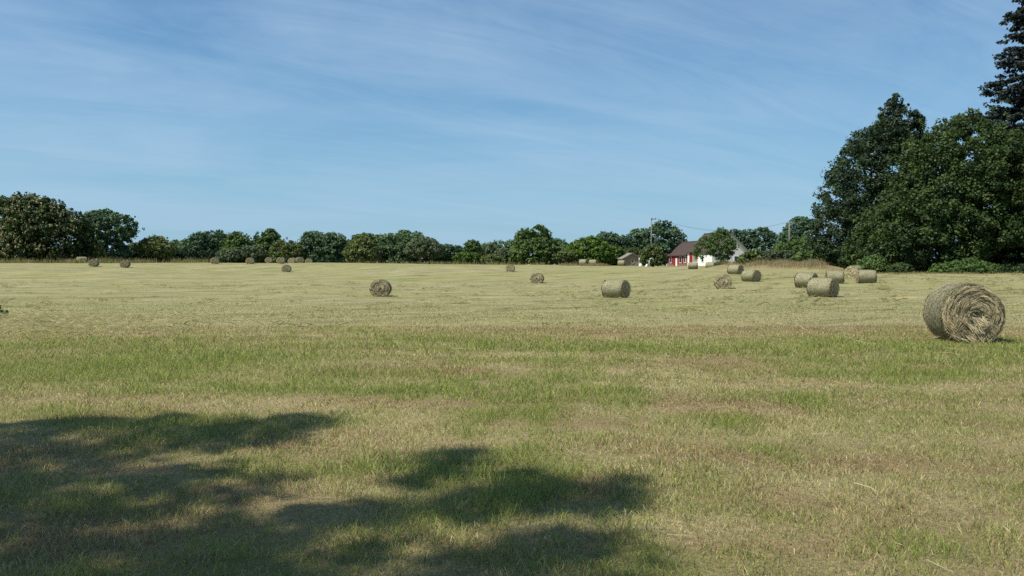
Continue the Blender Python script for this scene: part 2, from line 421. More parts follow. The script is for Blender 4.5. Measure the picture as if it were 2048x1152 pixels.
def blades(x, y, ln_, wd, lean=(.25, .9), flat_share=.25, c=None, kind=None, g=None, zoff=0.):
    n = len(x)
    z = zt(x, y) + zoff
    az = rng.uniform(0, 2 * math.pi, n)
    le = rng.uniform(lean[0], lean[1], n)
    fl = rng.random(n) < flat_share
    le = np.where(fl, rng.uniform(1.2, 1.5, n), le)
    L = ln_ * rng.uniform(.5, 1.4, n) * np.where(fl, 1.5, 1)
    W = wd * rng.uniform(.6, 1.4, n)
    dh = np.stack([np.cos(az), np.sin(az), np.zeros(n)], 1)
    fa = rng.uniform(0, 2 * math.pi, n)
    side = np.stack([np.cos(fa), np.sin(fa) * .6, np.zeros(n)], 1)
    p0 = np.stack([x, y, z - .004], 1)
    up = np.array([0, 0, 1.])
    p1 = p0 + (L * .55)[:, None] * (np.sin(le * .6)[:, None] * dh + np.cos(le * .6)[:, None] * up)
    p2 = p1 + (L * .45)[:, None] * (np.sin(np.minimum(le * 1.3, 1.75))[:, None] * dh + np.cos(np.minimum(le * 1.3, 1.75))[:, None] * up)
    w_ = (W * .5)[:, None] * side
    V = np.stack([p0 - w_, p0 + w_, p1 - w_ * .8, p1 + w_ * .8, p2], 1).reshape(-1, 3)
    i = np.arange(n)[:, None] * 5
    q = i + np.array([[0, 1, 3, 2]]); t = i + np.array([[2, 3, 4]])
    return V, q, t, np.repeat(c, 5, 0)
def join(parts):
    V, Q, T, C = [], [], [], []; o = 0
    for v, q, t, c in parts:
        V.append(v); Q.append(q + o); T.append(t + o); C.append(c); o += len(v)
    return np.concatenate(V), np.concatenate(Q), np.concatenate(T), np.concatenate(C)
def area_pts(y0, y1, dens, tm=.70, side=3.5):
    n = int(dens * (tm * (y1 * y1 - y0 * y0) + 2 * side * (y1 - y0)))
    y = np.sqrt(rng.uniform(y0 * y0, y1 * y1, 2 * n)); hw = tm * y + side
    keep = rng.random(2 * n) < hw / (tm * y) * (tm * y0) / (tm * y0 + side)
    y = y[keep][:n]; x = rng.uniform(-1, 1, len(y)) * (tm * y + side)
    return x, y
parts = []
for y0, y1, dens, L, W in [(2.6, 4.2, 4200, .050, .0042), (4.2, 6, 4200, .050, .0042), (6, 9, 2900, .053, .0052), (9, 14, 1500, .056, .0072), (14, 22, 620, .060, .011), (22, 36, 105, .05, .017), (36, 56, 26, .045, .026)]:
    x, y = area_pts(y0, y1, dens)
    c, kind, g = blade_cols(x, y)
    tf = fbm(x * 3.1, y * 3.1, 15, 3); tuft = .68 + .75 * smooth(.3, .75, tf)
    Ls = L * tuft * np.where(kind == 0, 1.05 + .75 * g, np.where(kind == 1, .8, .95))
    fade = rng.random(len(x)) < (1 - .8 * smooth(36, 56, y)) * (.68 + .32 * smooth(.32, .55, tf))
    x, y, c, Ls = x[fade], y[fade], c[fade], Ls[fade]
    parts.append(blades(x, y, Ls, W, c=c, flat_share=.32, lean=(.3, 1.05)))
V, Q, T, C = join(parts)
print('grass blades', len(V) // 5)
tag(build('grass', V, [Q, T], grass_mat, attrs={'col': C}), 'short mown grass stubble, part green and part dry straw', 'grass', kind='stuff')

# longer cut stalks lying loose on the stubble
def stalks(x, y, L, W, c, lift=.03, elev=.12, h=None):
    n = len(x)
    z = zt(x, y) + lift * rng.uniform(.3, 1.3, n) + (0 if h is None else h)
    az = rng.uniform(0, 2 * math.pi, n)
    d = np.stack([np.cos(az), np.sin(az), rng.normal(0, elev, n)], 1)
    L = L * rng.uniform(.5, 1.5, n)
    p = np.stack([x, y, z], 1)
    bend = np.stack([-np.sin(az), np.cos(az), rng.normal(0, .4, n)], 1) * (L * rng.normal(0, .12, n))[:, None]
    w_ = np.stack([-np.sin(az) * .5, np.cos(az) * .5, np.full(n, .8)], 1) * (W * .5 * rng.uniform(.6, 1.3, n))[:, None]
    a, b, e = p - d * (L * .5)[:, None], p + bend, p + d * (L * .5)[:, None]
    V = np.stack([a - w_, a + w_, b - w_, b + w_, e], 1).reshape(-1, 3)
    i = np.arange(n)[:, None] * 5
    return V, i + np.array([[0, 1, 3, 2]]), i + np.array([[2, 3, 4]]), np.repeat(c, 5, 0)
x, y = area_pts(3.4, 14, 7)
c = PAL['straw'][rng.integers(0, 5, len(x))] * rng.uniform(.6, 1.05, (len(x), 1))
x2, y2 = area_pts(14, 40, 1.0)
c2 = PAL['straw'][rng.integers(0, 5, len(x2))] * rng.uniform(.7, 1.0, (len(x2), 1))
# hand-placed conspicuous stalks
hp = np.array([gpt(u, v) for u, v in ((1355, 772), (1290, 750), (1860, 885), (1650, 885), (1050, 1085))])
c3 = np.tile(PAL['straw'][4], (len(hp), 1))
k = 420
cx_, cy_ = area_pts(21, 85, 420 / (.7 * (85 ** 2 - 21 ** 2)))
for row in range(9):                       # rows bending away to the right towards the house
    t_ = rng.random(46); yy_ = 34 + 58 * t_
    cx_ = np.concatenate([cx_, -4 + row * 4.2 + 26 * t_ ** 1.25 + rng.normal(0, .5, 46)]); cy_ = np.concatenate([cy_, yy_])
cn = np.repeat(np.arange(len(cx_)), 16)
x4 = cx_[cn] + rng.normal(0, .30, len(cn)) ; y4 = cy_[cn] + rng.normal(0, .12, len(cn))
c4 = PAL['straw'][rng.integers(0, 4, len(cn))] * rng.uniform(.6, 1.0, (len(cn), 1))
V, Q, T, C = join([stalks(x4, y4, .30, .022, c4, lift=.03, elev=.35, h=.10 * rng.random(len(cn))), stalks(x, y, .17, .004, c), stalks(x2, y2, .35, .013, c2), stalks(hp[:, 0], hp[:, 1],   .22, .006, c3, lift=.06)])
tag(build('straw_litter', V, [Q, T], grass_mat, attrs={'col': C}), 'pale dry stalks scattered loose over the stubble', 'straw', kind='stuff')

# loose hay left lying at the left of the field
def loose_hay():
    n = 20000
    xa, ya = gpt(15, 668); xb, yb = gpt(330, 668)
    x = rng.uniform(-19.5, -7.2, n); y = rng.uniform(18.6, 29, n)
    m = fbm(x * .55, y * .45, 201, 4)
    edge = smooth(18.6, 19.3, y) * (1 - smooth(22, 29, y)) * (1 - smooth(-12.5, -7.2, x))
    hgt = .30 * edge * smooth(.38, .62, m)
    keep = rng.random(n) < edge * smooth(.33, .55, m)
    x, y, hgt = x[keep], y[keep], hgt[keep]
    c = PAL['straw'][rng.integers(0, 5, len(x))] * rng.uniform(.7, 1.15, (len(x), 1))
    v, q, t, cc = stalks(x, y, .26, .010, c, lift=.02, elev=.3, h=hgt * rng.random(len(x)))
    tag(build('loose_hay', v, [q, t], grass_mat, attrs={'col': cc}), 'low spread of loose cut hay left lying on the stubble', 'hay', kind='stuff')
loose_hay()

# ------------------------------------------------------------------ round hay bales
def hay_mat(name, lo, mid, hi):
    m, nt, ns, ln = newmat(name)
    at = N(ns, 'ShaderNodeAttribute', attribute_name='tint')
    r = ramp(ns, [(0, lo), (.5, mid), (1, hi)]); ln.new(at.outputs['Fac'], r.inputs['Fac'])
    tc = ns.new('ShaderNodeTexCoord')
    no = N(ns, 'ShaderNodeTexNoise', Scale=9.0, Detail=8.0, Roughness=.7); ln.new(tc.outputs['Object'], no.inputs['Vector'])
    rr = ramp(ns, [(.32, (.78, .76, .72)), (.68, (1.18, 1.16, 1.12))]); ln.new(no.outputs['Fac'], rr.inputs['Fac'])
    mx = N(ns, 'ShaderNodeMix', data_type='RGBA', blend_type='MULTIPLY'); mx.inputs[0].default_value = 1
    ln.new(r.outputs['Color'], mx.inputs[6]); ln.new(rr.outputs['Color'], mx.inputs[7])
    p = N(ns, 'ShaderNodeBsdfPrincipled', Roughness=.8); p.inputs['Specular IOR Level'].default_value = .15
    ln.new(mx.outputs[2], p.inputs['Base Color'])
    b = N(ns, 'ShaderNodeBump', Strength=.6, Distance=.03); ln.new(no.outputs['Fac'], b.inputs['Height']); ln.new(b.outputs[0], p.inputs['Normal'])
    out = ns.new('ShaderNodeOutputMaterial'); ln.new(p.outputs[0], out.inputs[0])
    return m
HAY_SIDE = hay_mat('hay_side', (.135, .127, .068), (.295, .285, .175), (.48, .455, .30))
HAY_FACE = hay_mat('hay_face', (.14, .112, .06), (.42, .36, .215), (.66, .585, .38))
BW, BH, BL = .65, .56, 1.22        # half width, half height, length
def bale_xz(th, k=1.0):
    x = BW * np.cos(th) * k; z = BH + BH * np.sin(th) * k
    z = np.where(z < .10, .10 - (.10 - z) * .35, z)      # sits flattened on the ground
    return x, z - .05
def strips(P, W, nrm, tint):
    """P (n, 3 points, 3): ribbons lying in a surface of normal nrm"""
    n = len(P)
    t = P[:, 2] - P[:, 0]
    s = np.cross(t, nrm); s /= np.linalg.norm(s, axis=1, keepdims=True) + 1e-9
    s = s * (W * .5)[:, None]
    V = np.stack([P[:, 0] - s, P[:, 0] + s, P[:, 1] - s, P[:, 1] + s, P[:, 2] - s * .4, P[:, 2] + s * .4], 1).reshape(-1, 3)
    i = np.arange(n)[:, None] * 6
    q = np.concatenate([i + np.array([[0, 1, 3, 2]]), i + np.array([[2, 3, 5, 4]])])
    return V, q, np.repeat(tint, 6)
def bale_side(seed, nstr, wid, lump, fuzz, sd):
    r = np.random.default_rng(seed)
    nt, ny = 64, 15
    th = np.linspace(0, 2 * math.pi, nt, endpoint=False)
    ys = np.linspace(-1, 1, ny)
    TH, YS = np.meshgrid(th, ys)
    ed = 1 - .11 * smooth(.70, 1.0, np.abs(YS))
    nz = fbm((np.cos(TH) * 2 + YS * 1.5 + 20) * 1.3, (np.sin(TH) * 2 + 20) * 1.3 + YS, seed, 4)
    k = ed * (1 + lump * (nz - .5) * 2)
    x, z = bale_xz(TH, k)
    V = np.stack([x.ravel(), (YS * BL / 2).ravel(), z.ravel()], 1)
    idx = np.arange(nt * ny).reshape(ny, nt); nx = np.roll(idx, -1, 1)
    Q = np.stack([idx[:-1], nx[:-1], nx[1:], idx[1:]], -1).reshape(-1, 4)
    tint = np.full(len(V), .42)  # body a little darker than its straw, gap shade put into the tint
    # straw following the winding
    a = r.uniform(0, 2 * math.pi, nstr); yy = r.uniform(-.5, .5, nstr) * BL * .985
    da = r.uniform(.06, .28, nstr) * np.where(r.random(nstr) < .5, 1, -1)
    dyy = r.normal(0, .045, nstr)
    off = 1.0 - .11 * smooth(.70, 1., np.abs(yy) / (BL / 2)) + lump * .3 + r.uniform(0, fuzz, nstr) * r.random(nstr)
    P = []
    for f in (0, .5, 1):
        xx, zz_ = bale_xz(a + da * (f - .5), off + (fuzz * .6 * r.random(nstr) * (r.random(nstr) < .25) if f == 1 else 0))
        P.append(np.stack([xx, yy + dyy * (f - .5) * 2, zz_], 1))
    P = np.stack(P, 1)
    nrm = np.stack([np.cos(a), np.zeros(nstr), np.sin(a)], 1)
    v, q, t = strips(P, wid * r.uniform(.5, 1.5, nstr), nrm, np.clip(r.normal(.5, sd, nstr), 0, 1))
    return np.concatenate([V, v]), np.concatenate([Q, q + len(V)]), np.concatenate([tint, t])
def bale_face(seed, nstr, wid, lump, fuzz, sgn):
    r = np.random.default_rng(seed + 99)
    nt, nr = 64, 12
    th = np.linspace(0, 2 * math.pi, nt, endpoint=False)
    rr = np.linspace(0.001, .93, nr)
    TH, RR = np.meshgrid(th, rr)
    x, z = bale_xz(TH, RR)
    bulge = .07 * (1 - RR ** 2) + .10 * lump / .05 * (fbm(x * 4 + 9, z * 4 + 5, seed + 5, 4) - .5) * smooth(1., .7, RR)
    spiral = .014 * np.sin(RR * 34 + TH)
    V = np.stack([x.ravel(), sgn * (BL / 2 - .008 + bulge + spiral * smooth(.93, .8, RR)).ravel(), z.ravel()], 1)
    idx = np.arange(nt * nr).reshape(nr, nt); nx = np.roll(idx, -1, 1)
    Q = np.stack([idx[:-1], idx[1:], nx[1:], nx[:-1]], -1).reshape(-1, 4)
    if sgn > 0: Q = Q[:, ::-1]
    tint = np.clip(.25 + .15 * np.sin(RR * 34 + TH).ravel(), 0, 1)  # base and spiral grooves darker than the straw: gap shade in the tint
    # straw lies in bundles that swing round the centre; low on the face they sag and hang
    nb = max(60, nstr // 22); k = r.integers(0, nb, nstr)
    brho = np.sqrt(r.uniform(.004, .95, nb)); ba = r.uniform(0, 2 * math.pi, nb)
    bda = np.minimum(r.uniform(.28, .75, nb) / np.maximum(brho, .25), 1.7) * np.where(r.random(nb) < .85, 1, -1)
    bdr = r.normal(-.02, .07, nb); bt = r.normal(0, .09, nb); bl = r.uniform(0, 1, nb) ** 2
    hang = (np.sin(ba) < -.15) & (brho < .85) & (r.random(nb) < .7)
    rho = np.clip(brho[k] + r.normal(0, .022, nstr), .02, .98); a = ba[k] + r.normal(0, .10, nstr) / np.maximum(rho, .25)
    da = bda[k] * r.uniform(.5, 1.1, nstr); dr = bdr[k] + r.normal(0, .02, nstr)
    wild = hang[k]
    ra = np.where(r.random(nb) < .6, 1, -1)[k] * r.uniform(.55, 1.1, nstr) - math.pi / 2 + r.normal(0, .15, nstr)
    rl = r.uniform(.06, .17, nstr)
    lift = fuzz * (1.1 * bl[k] + .35 * r.random(nstr))
    x0, z0 = bale_xz(a, rho)
    P = []
    for f in (0, .5, 1):
        rh = np.clip(rho + (f - .5) * dr, 0, 1.02)
        xx, zz_ = bale_xz(a + da * (f - .5), rh)
        xx = np.where(wild, x0 + np.cos(ra) * rl * (f - .5) * 2, xx); zz_ = np.where(wild, np.maximum(.01, z0 + np.sin(ra) * rl * (f - .5) * 2), zz_)
        bu = .07 * (1 - rh ** 2) + .10 * lump / .05 * (fbm(xx * 4 + 9, zz_ * 4 + 5, seed + 5, 4) - .5) * smooth(1., .7, rh)
        yy = BL / 2 + bu + .010 + lift * np.where(wild, .5 + .7 * f, 1 - 1.2 * abs(f - .5))
        P.append(np.stack([xx, sgn * yy, zz_], 1))
    P = np.stack(P, 1)
    nrm = np.tile([0, sgn, 0.], (nstr, 1)) + r.normal(0, .22, (nstr, 3))
    tt = np.clip(.46 + bt[k] + r.normal(0, .09, nstr) + .08 * np.sin(rho * 27 + a), 0, 1)
    v, q, t = strips(P, wid * r.uniform(.5, 1.5, nstr), nrm, tt)
    return np.concatenate([V, v]), np.concatenate([Q, q + len(V)]), np.concatenate([tint, t])
PROTO = {}
def bale(kind, loc, rz, scale, label, group, sx=1.0):
    cfg = {'near': (41, 12000, .009, .055, .085, .17), 'mid': (17, 2600, .018, .04, .03, .09), 'mid2': (23, 2600, .018, .045, .035, .1), 'far': (31, 900, .032, .04, .03, .08)}[kind]
    o = empty('hay_bale', loc, rz); o.scale = (scale * sx, scale, scale)
    tag(o, label, 'hay bale', group)
    if kind not in PROTO:
        v, q, t = bale_side(*cfg)
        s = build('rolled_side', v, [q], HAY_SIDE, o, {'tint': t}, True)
        cf = (cfg[0], int(cfg[1] * .62), cfg[2], cfg[3], cfg[4])
        fs = []
        for sg in (-1, 1):
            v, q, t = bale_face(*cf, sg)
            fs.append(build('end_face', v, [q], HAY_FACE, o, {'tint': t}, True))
        PROTO[kind] = [s] + fs
    else:
        for p in PROTO[kind]:
            c = p.copy(); COL.objects.link(c); c.parent = o
    return o
G = 'round hay bales left on the mown field'
# u centre, bottom v, height px, axis (deg, clockwise from straight away), kind, label
BALES = [
 (1926, 680, 102, 12, 'near', 'big nearest round hay bale with a frayed spiral end'),
 (761, 591, 35, -2, 'mid', 'lone round bale showing its round end, out in the open left of mid field'),
 (1232, 595, 37, -56, 'mid2', 'mid-field round bale showing its long side, with a dark end at its right'),
 (1446, 577, 29, 12, 'mid', 'round bale with its ringed end towards the viewer, in front of the greenish tilted bale'),
 (1502, 563, 25, -38, 'mid2', 'greenish round bale below the dry bank, its end turned to the right'),
 (1471, 547, 21, -45, 'far', 'tan round bale at the left end of the dry grass bank'),
 (1421, 537, 14, -62, 'far', 'small round bale in front of the white house wall, below the fruit tree'),
 (1386, 538.5, 14.5, -75, 'far', 'small round bale in front of the red door of the house'),
 (1646, 595, 41, -46, 'mid2', 'largest bale of the right-hand cluster, long greenish side and ragged end in view'),
 (1613, 579, 30, -50, 'mid', 'bale half hidden behind the left flank of the largest bale of the cluster'),
 (1669, 569.5, 27, -74, 'mid', 'bale seen side-on just behind the largest bale of the cluster'),
 (1707, 551.5, 23, 42, 'far', 'pale bale at the foot of the big trees with its lit end turned left'),
 (1732, 565.5, 27.5, -80, 'mid2', 'green-grey bale seen side-on, rightmost of the cluster by the big trees'),
 (1020.5, 543, 16, 4, 'far', 'small end-on round bale near the far field edge, before the broad walnut tree'),
 (1074, 566.5, 21.5, 8, 'mid', 'round bale end-on in mid field, next to the small one before the walnut tree'),
 (573, 546.5, 15.5, -10, 'far', 'single small bale in the field below the row of bales along the far edge'),
 (163, 527, 13, 30, 'far', 'pale bale sunk behind tall grass at the foot of the blossoming tree'),
 (188, 531.5, 15, -14, 'far', 'bale by the small leaning shrub, beside the blossoming tree'),
 (250.5, 531, 15, -12, 'far', 'bale below the gappy tree on the far left, apart from its neighbours'),
 (430, 526.5, 13.5, -16, 'far', 'bale on the field crest, first of the row along the far edge'),
 (500.5, 526.5, 13.5, -12, 'far', 'bale on the field crest, second of the row, standing alone'),
 (538, 531, 12.2, -10, 'far', 'half-sunk bale behind the crest, left of a taller bale in the row'),
 (562, 527, 13.2, -8, 'far', 'tall bale on the crest directly above the single small bale'),
 (585, 530, 12, 6, 'far', 'half-sunk bale behind the crest, squeezed between two taller bales'),
 (600, 527, 12.6, -20, 'far', 'bale on the crest below the dark twin trees, second from the end of the row'),
 (618, 531.5, 11.8, -8, 'far', 'half-sunk last bale of the row, below the dark twin trees'),
 (1167, 532, 12.6, -60, 'far', 'pale bale behind dry weeds under the bright green bush, the left one of two'),
 (1186, 532, 12.6, -70, 'far', 'pale bale behind dry weeds under the bright green bush, the right one of two'),
 (1243, 531.5, 12, -70, 'far', 'grey-green bale beside the small stone hut'),
]
for u, vb, h, ax, kind, lab in BALES:
    y = F * 1.09 / h
    x = (u - 1024) / F * y
    z = gz(x, y)
    vp = 528 + (HC - z) / y * F
    print('bale %4d y %.0f  v want %.1f got %.1f' % (u, y, vb, vp))
    # ground is uneven: seat each bale on it
    sc = (h * y / F) / 1.09
    if kind == 'near': bale(kind, (x, y, z), -R(ax), 1.12, lab, G, sx=.80)
    else: bale(kind, (x, y, z - .03), -R(ax), sc * random.uniform(.97, 1.03), lab, G, sx=random.uniform(.96, 1.06))

SX, SY, SH = [], [], []
for u, vb, h, ax, kind, lab in BALES[:15]:
    y = F * 1.09 / h; m = 420 if kind == 'near' else 110
    a_ = rng.uniform(0, 2 * math.pi, m); q_ = rng.uniform(.45, 1.15, m)
    SX.append((u - 1024) / F * y + np.cos(a_) * q_ * .85); SY.append(y + np.sin(a_) * q_ * .85); SH.append(np.maximum(0, .16 * (1.0 - q_)) * rng.random(m))
x, y, hh = map(np.concatenate, (SX, SY, SH))
c = PAL['straw'][rng.integers(0, 5, len(x))] * rng.uniform(.55, .95, (len(x), 1))
v, q, t, cc = stalks(x, y, .24, .010, c, lift=.02, elev=.4, h=hh)
tag(build('loose_hay', v, [q, t], grass_mat, attrs={'col': cc}), 'wisps of loose hay round the feet of the bales', 'hay', kind='stuff')

# ------------------------------------------------------------------ foliage
FT = 'trees and bushes along the far edge of the field'
LM = {
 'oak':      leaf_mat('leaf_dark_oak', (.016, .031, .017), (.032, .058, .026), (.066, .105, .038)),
 'far':      leaf_mat('leaf_far_haze_tint', (.040, .080, .046), (.078, .140, .068), (.135, .205, .092)),  # distance haze put into the leaf colour, paler and bluer
 'green':    leaf_mat('leaf_green', (.046, .086, .024), (.090, .150, .040), (.155, .22, .060)),
 'bright':   leaf_mat('leaf_bright_green', (.050, .095, .016), (.10, .175, .028), (.17, .255, .050)),
 'olive':    leaf_mat('leaf_olive', (.064, .092, .028), (.122, .158, .050), (.19, .225, .078)),
 'grey':     leaf_mat('leaf_grey_green', (.066, .096, .050), (.118, .156, .080), (.18, .215, .118)),
 'chestnut': leaf_mat('leaf_chestnut', (.021, .042, .013), (.048, .080, .022), (.108, .145, .042)),
 'lime':     leaf_mat('leaf_lime', (.021, .040, .013), (.043, .076, .021), (.092, .135, .038)),
 'fir':      leaf_mat('leaf_fir', (.010, .018, .017), (.019, .029, .027), (.034, .048, .042), trans=.1),
 'copper':   leaf_mat('leaf_copper', (.05, .012, .010), (.09, .02, .016), (.14, .035, .025)),
 'blossom':  leaf_mat('chestnut_blossom', (.26, .24, .11), (.40, .37, .20), (.52, .48, .31), trans=.15),
}
BARK = plain('bark', (.13, .105, .08), .9, .4, 5, .6, stretch=(1, 1, .25))
BARK_PALE = plain('bark_pale', (.27, .24, .19), .9, .35, 5, .5, stretch=(1, 1, .25))
def leaf_quads(cen, rad, n, size, r, up=.45, tone=.18, flat=.8, grain=.12, base=.45):
    """n leaf-sized faces spread through each clump"""
    k = len(cen)
    d = r.normal(size=(k, n, 3)); d /= np.linalg.norm(d, axis=2, keepdims=True)
    rho = r.random((k, n)) ** .45 * 1.08
    P = cen[:, None] + d * (rho * rad[:, None])[..., None] * np.array([1, 1, flat])
    nr = d * .75 + np.array([0, 0, up]) + r.normal(size=(k, n, 3)) * .42
    nr /= np.linalg.norm(nr, axis=2, keepdims=True)
    a = np.cross(nr, r.normal(size=(k, n, 3))); a /= np.linalg.norm(a, axis=2, keepdims=True)
    b = np.cross(nr, a)
    l = (size * r.uniform(.55, 1.25, (k, n)))[..., None] * .62; w_ = l * r.uniform(.5, .85, (k, n))[..., None]
    V = np.stack([P - a * l, P - b * w_ + a * l * .1, P + a * l, P + b * w_ + a * l * .1], 2).reshape(-1, 3)
    q = np.arange(k * n * 4).reshape(-1, 4)
    t = np.clip(base + r.normal(0, tone, (k, 1)) + r.normal(0, grain, (k, n)), 0, 1)
    return V, q, np.repeat(t.ravel(), 4)
def inpoly(px, pz, poly):
    ins = np.zeros(len(px), bool); dist = np.full(len(px), 1e9)
    m = len(poly)
    for i in range(m):
        (x0, z0), (x1, z1) = poly[i], poly[(i + 1) % m]
        c = ((z0 > pz) != (z1 > pz)) & (px < (x1 - x0) * (pz - z0) / (z1 - z0 + 1e-12) + x0)
        ins ^= c
        vx, vz = x1 - x0, z1 - z0
        s = np.clip(((px - x0) * vx + (pz - z0) * vz) / (vx * vx + vz * vz + 1e-12), 0, 1)
        dist = np.minimum(dist, np.hypot(px - x0 - s * vx, pz - z0 - s * vz))
    return ins, dist
def width_at(pz, poly):
    lo = np.full(len(pz), 1e9); hi = np.full(len(pz), -1e9); m = len(poly)
    for i in range(m):
        (x0, z0), (x1, z1) = poly[i], poly[(i + 1) % m]
        c = (z0 > pz) != (z1 > pz)
        xx = (x1 - x0) * (pz - z0) / (z1 - z0 + 1e-12) + x0
        lo = np.where(c, np.minimum(lo, xx), lo); hi = np.where(c, np.maximum(hi, xx), hi)
    return lo, hi
def crown_clumps(poly, y0, r0, cover, r, depth=.8, maxd=6.0, holes=()):
    P = np.array(poly)
    x0, z0 = P.min(0); x1, z1 = P.max(0)
    area = .5 * abs(sum(P[i][0] * P[(i + 1) % len(P)][1] - P[(i + 1) % len(P)][0] * P[i][1] for i in range(len(P))))
    want = int(cover * area / r0 ** 2) + 6
    out, rr = [], []
    while sum(map(len, out)) < want:
        m = want * 4
        x = r.uniform(x0, x1, m); z = r.uniform(z0, z1, m)
        rad = r0 * r.uniform(.6, 1.25, m)
        ins, dist = inpoly(x, z, poly)
        lo, hi = width_at(z, poly); re = np.minimum(rad, .25 * np.maximum(0, hi - lo) + .12)
        ok = ins & (dist > re * r.uniform(.25, .8, m))
        for hx, hz, hr in holes: ok &= np.hypot(x - hx, z - hz) > hr
        x, z, rad = x[ok], z[ok], rad[ok]
        lo, hi = width_at(z, poly)
        c, w_ = (lo + hi) / 2, np.maximum(.2, (hi - lo) / 2)
        dep = np.minimum(depth * np.sqrt(np.maximum(0, w_ ** 2 - (x - c) ** 2)), maxd)
        s = np.where(r.random(len(x)) < .62, -1, 1)
        y = y0 + s * dep * r.random(len(x)) ** .5
        rad = np.minimum(rad, .5 * w_ + .12)
        out.append(np.stack([x, y, z], 1)); rr.append(rad)
    C0, R0 = np.concatenate(out)[:want], np.concatenate(rr)[:want]
    # small sprays that break up the rim
    m = want * 6
    x = r.uniform(x0 - .3, x1 + .3, m); z = r.uniform(z0, z1 + .3, m)
    ins, dist = inpoly(x, z, poly)
    ok = ins & (dist > .04 * r0) & (dist < .6 * r0)
    x, z = x[ok][:int(want * .45)], z[ok][:int(want * .45)]
    y = y0 + r.normal(0, .12 * (x1 - x0), len(x))
    return np.concatenate([C0, np.stack([x, y, z], 1)]), np.concatenate([R0, r0 * r.uniform(.3, .5, len(x))])
def trunk_mesh(base, top, rad, clumps, r, name, mat, root, nl=7):
    mb = MB()
    base = Vector(base); top = Vector(top)
    pts = [base + (top - base) * f + Vector((r.normal(0, .04), r.normal(0, .04), 0)) * (top - base).length * .15 * (f > 0) for f in (0, .12, .35, .65, 1)]
    mb.tube(pts, [rad * 1.25, rad, rad * .82, rad * .55, rad * .2], 8)
    if len(clumps):
        hi_ = clumps[clumps[:, 2] > .45 * clumps[:, 2].max()]
        clumps = hi_ if len(hi_) else clumps
        for c in clumps[r.choice(len(clumps), min(nl, len(clumps)), replace=False)]:
            f = r.uniform(.3, .8); s = base + (top - base) * f
            e = Vector(c); mid = s.lerp(e, .5) + Vector((0, 0, .08 * (e - s).length))
            mb.tube([s, mid, e], [rad * .38, rad * .24, rad * .08], 6)
    return mb.build(name, mat, root, True)
def tree(name, label, cat, outline, y, mat, r0=.8, leaf=.34, n=46, cover=2.4, group=None, trunk=None, bark=None, seed=0, depth=.8, holes=(), rad=.22, parts=True, up=.45, tone=.18, maxd=6, blossom=0, base=.45, flat=.8, extra=None):
    """outline: photo-pixel silhouette of the crown, scaled out to distance y"""
    if group == FT and y < 170 and name != 'round_bush': y += 18 if y < 140 else 13      # clear of the bales on the crest
    r = np.random.default_rng(1000 + seed)
    poly = [(p.x, p.z) for p in (pix(u, v, y) for u, v in outline)]
    hs = [(pix(u, v, y).x, pix(u, v, y).z, q / F * y) for u, v, q in holes]
    cl, rr = crown_clumps(poly, y, r0, cover, r, depth, maxd, hs)
    if extra:
        p2 = [(p.x, p.z) for p in (pix(u, v, y) for u, v in extra)]
        c2, q2 = crown_clumps(p2, y, r0 * .5, 1.5, r, depth, 2.5, hs)
        cl, rr = np.concatenate([cl, c2]), np.concatenate([rr, q2])
    xs = [p[0] for p in poly]; zs = [p[1] for p in poly]
    tu = trunk[0] if trunk else None
    bx = pix(tu, 500, y).x if trunk else (min(xs) + max(xs)) / 2
    bz = gz(bx, y)
    root = empty(name, (bx, y, bz)); tag(root, label, cat, group)
    off = np.array([bx, y, bz])
    big = rr > r0 * .52
    A = leaf_quads(cl[big] - off, rr[big], n, leaf, r, up=up, tone=tone, base=base, flat=flat)
    B = leaf_quads(cl[~big] - off, rr[~big], max(5, n // 6), leaf, r, up=up, tone=tone, base=base, flat=1.0)
    V, q, t = np.concatenate([A[0], B[0]]), np.concatenate([A[1], B[1] + len(A[0])]), np.concatenate([A[2], B[2]])
    build('crown', V, [q], LM[mat], root, {'tint': t})
    if blossom:
        front = cl[(cl[:, 1] < y + .5) & (rr > r0 * .55)]
        d = r.normal(size=(blossom, 3)); d[:, 1] = -abs(d[:, 1]); d[:, 2] = abs(d[:, 2]) * .7; d /= np.linalg.norm(d, axis=1, keepdims=True)
        k = r.integers(0, len(front), blossom)
        cc = front[k] + d * r0 * 1.0 - off
        V, q, t = leaf_quads(cc, np.full(blossom, .15), 8, .19, r, up=.3, flat=1.5, base=.5)
        build('blossoms', V, [q], LM['blossom'], root, {'tint': t})
    h = max(zs) - bz
    trunk_mesh((0, 0, -.15), (r.normal(0, .2), 0, h * .72), rad, cl - off, r, 'trunk', bark or BARK, root)
    return root
def blob(u0, u1, vt, vb, skew=.5, sq=2.3, wob=.1, seed=0):
    """rounded crown outline in pixels between u0..u1, top vt, bottom vb"""
    rr = random.Random(seed + int(u0)); pts = []
    cx = u0 + (u1 - u0) * skew
    for k in range(22):
        a = 2 * math.pi * k / 22
        c, s = math.cos(a), math.sin(a)
        e = 2 / sq
        w_ = (u1 - cx) if c > 0 else (cx - u0)
        f = 1 - wob * rr.random()
        pts.append((cx + math.copysign(abs(c) ** e, c) * w_ * f, (vt + vb) / 2 - math.copysign(abs(s) ** e, s) * (vb - vt) / 2 * f))
    return pts
VB = 527
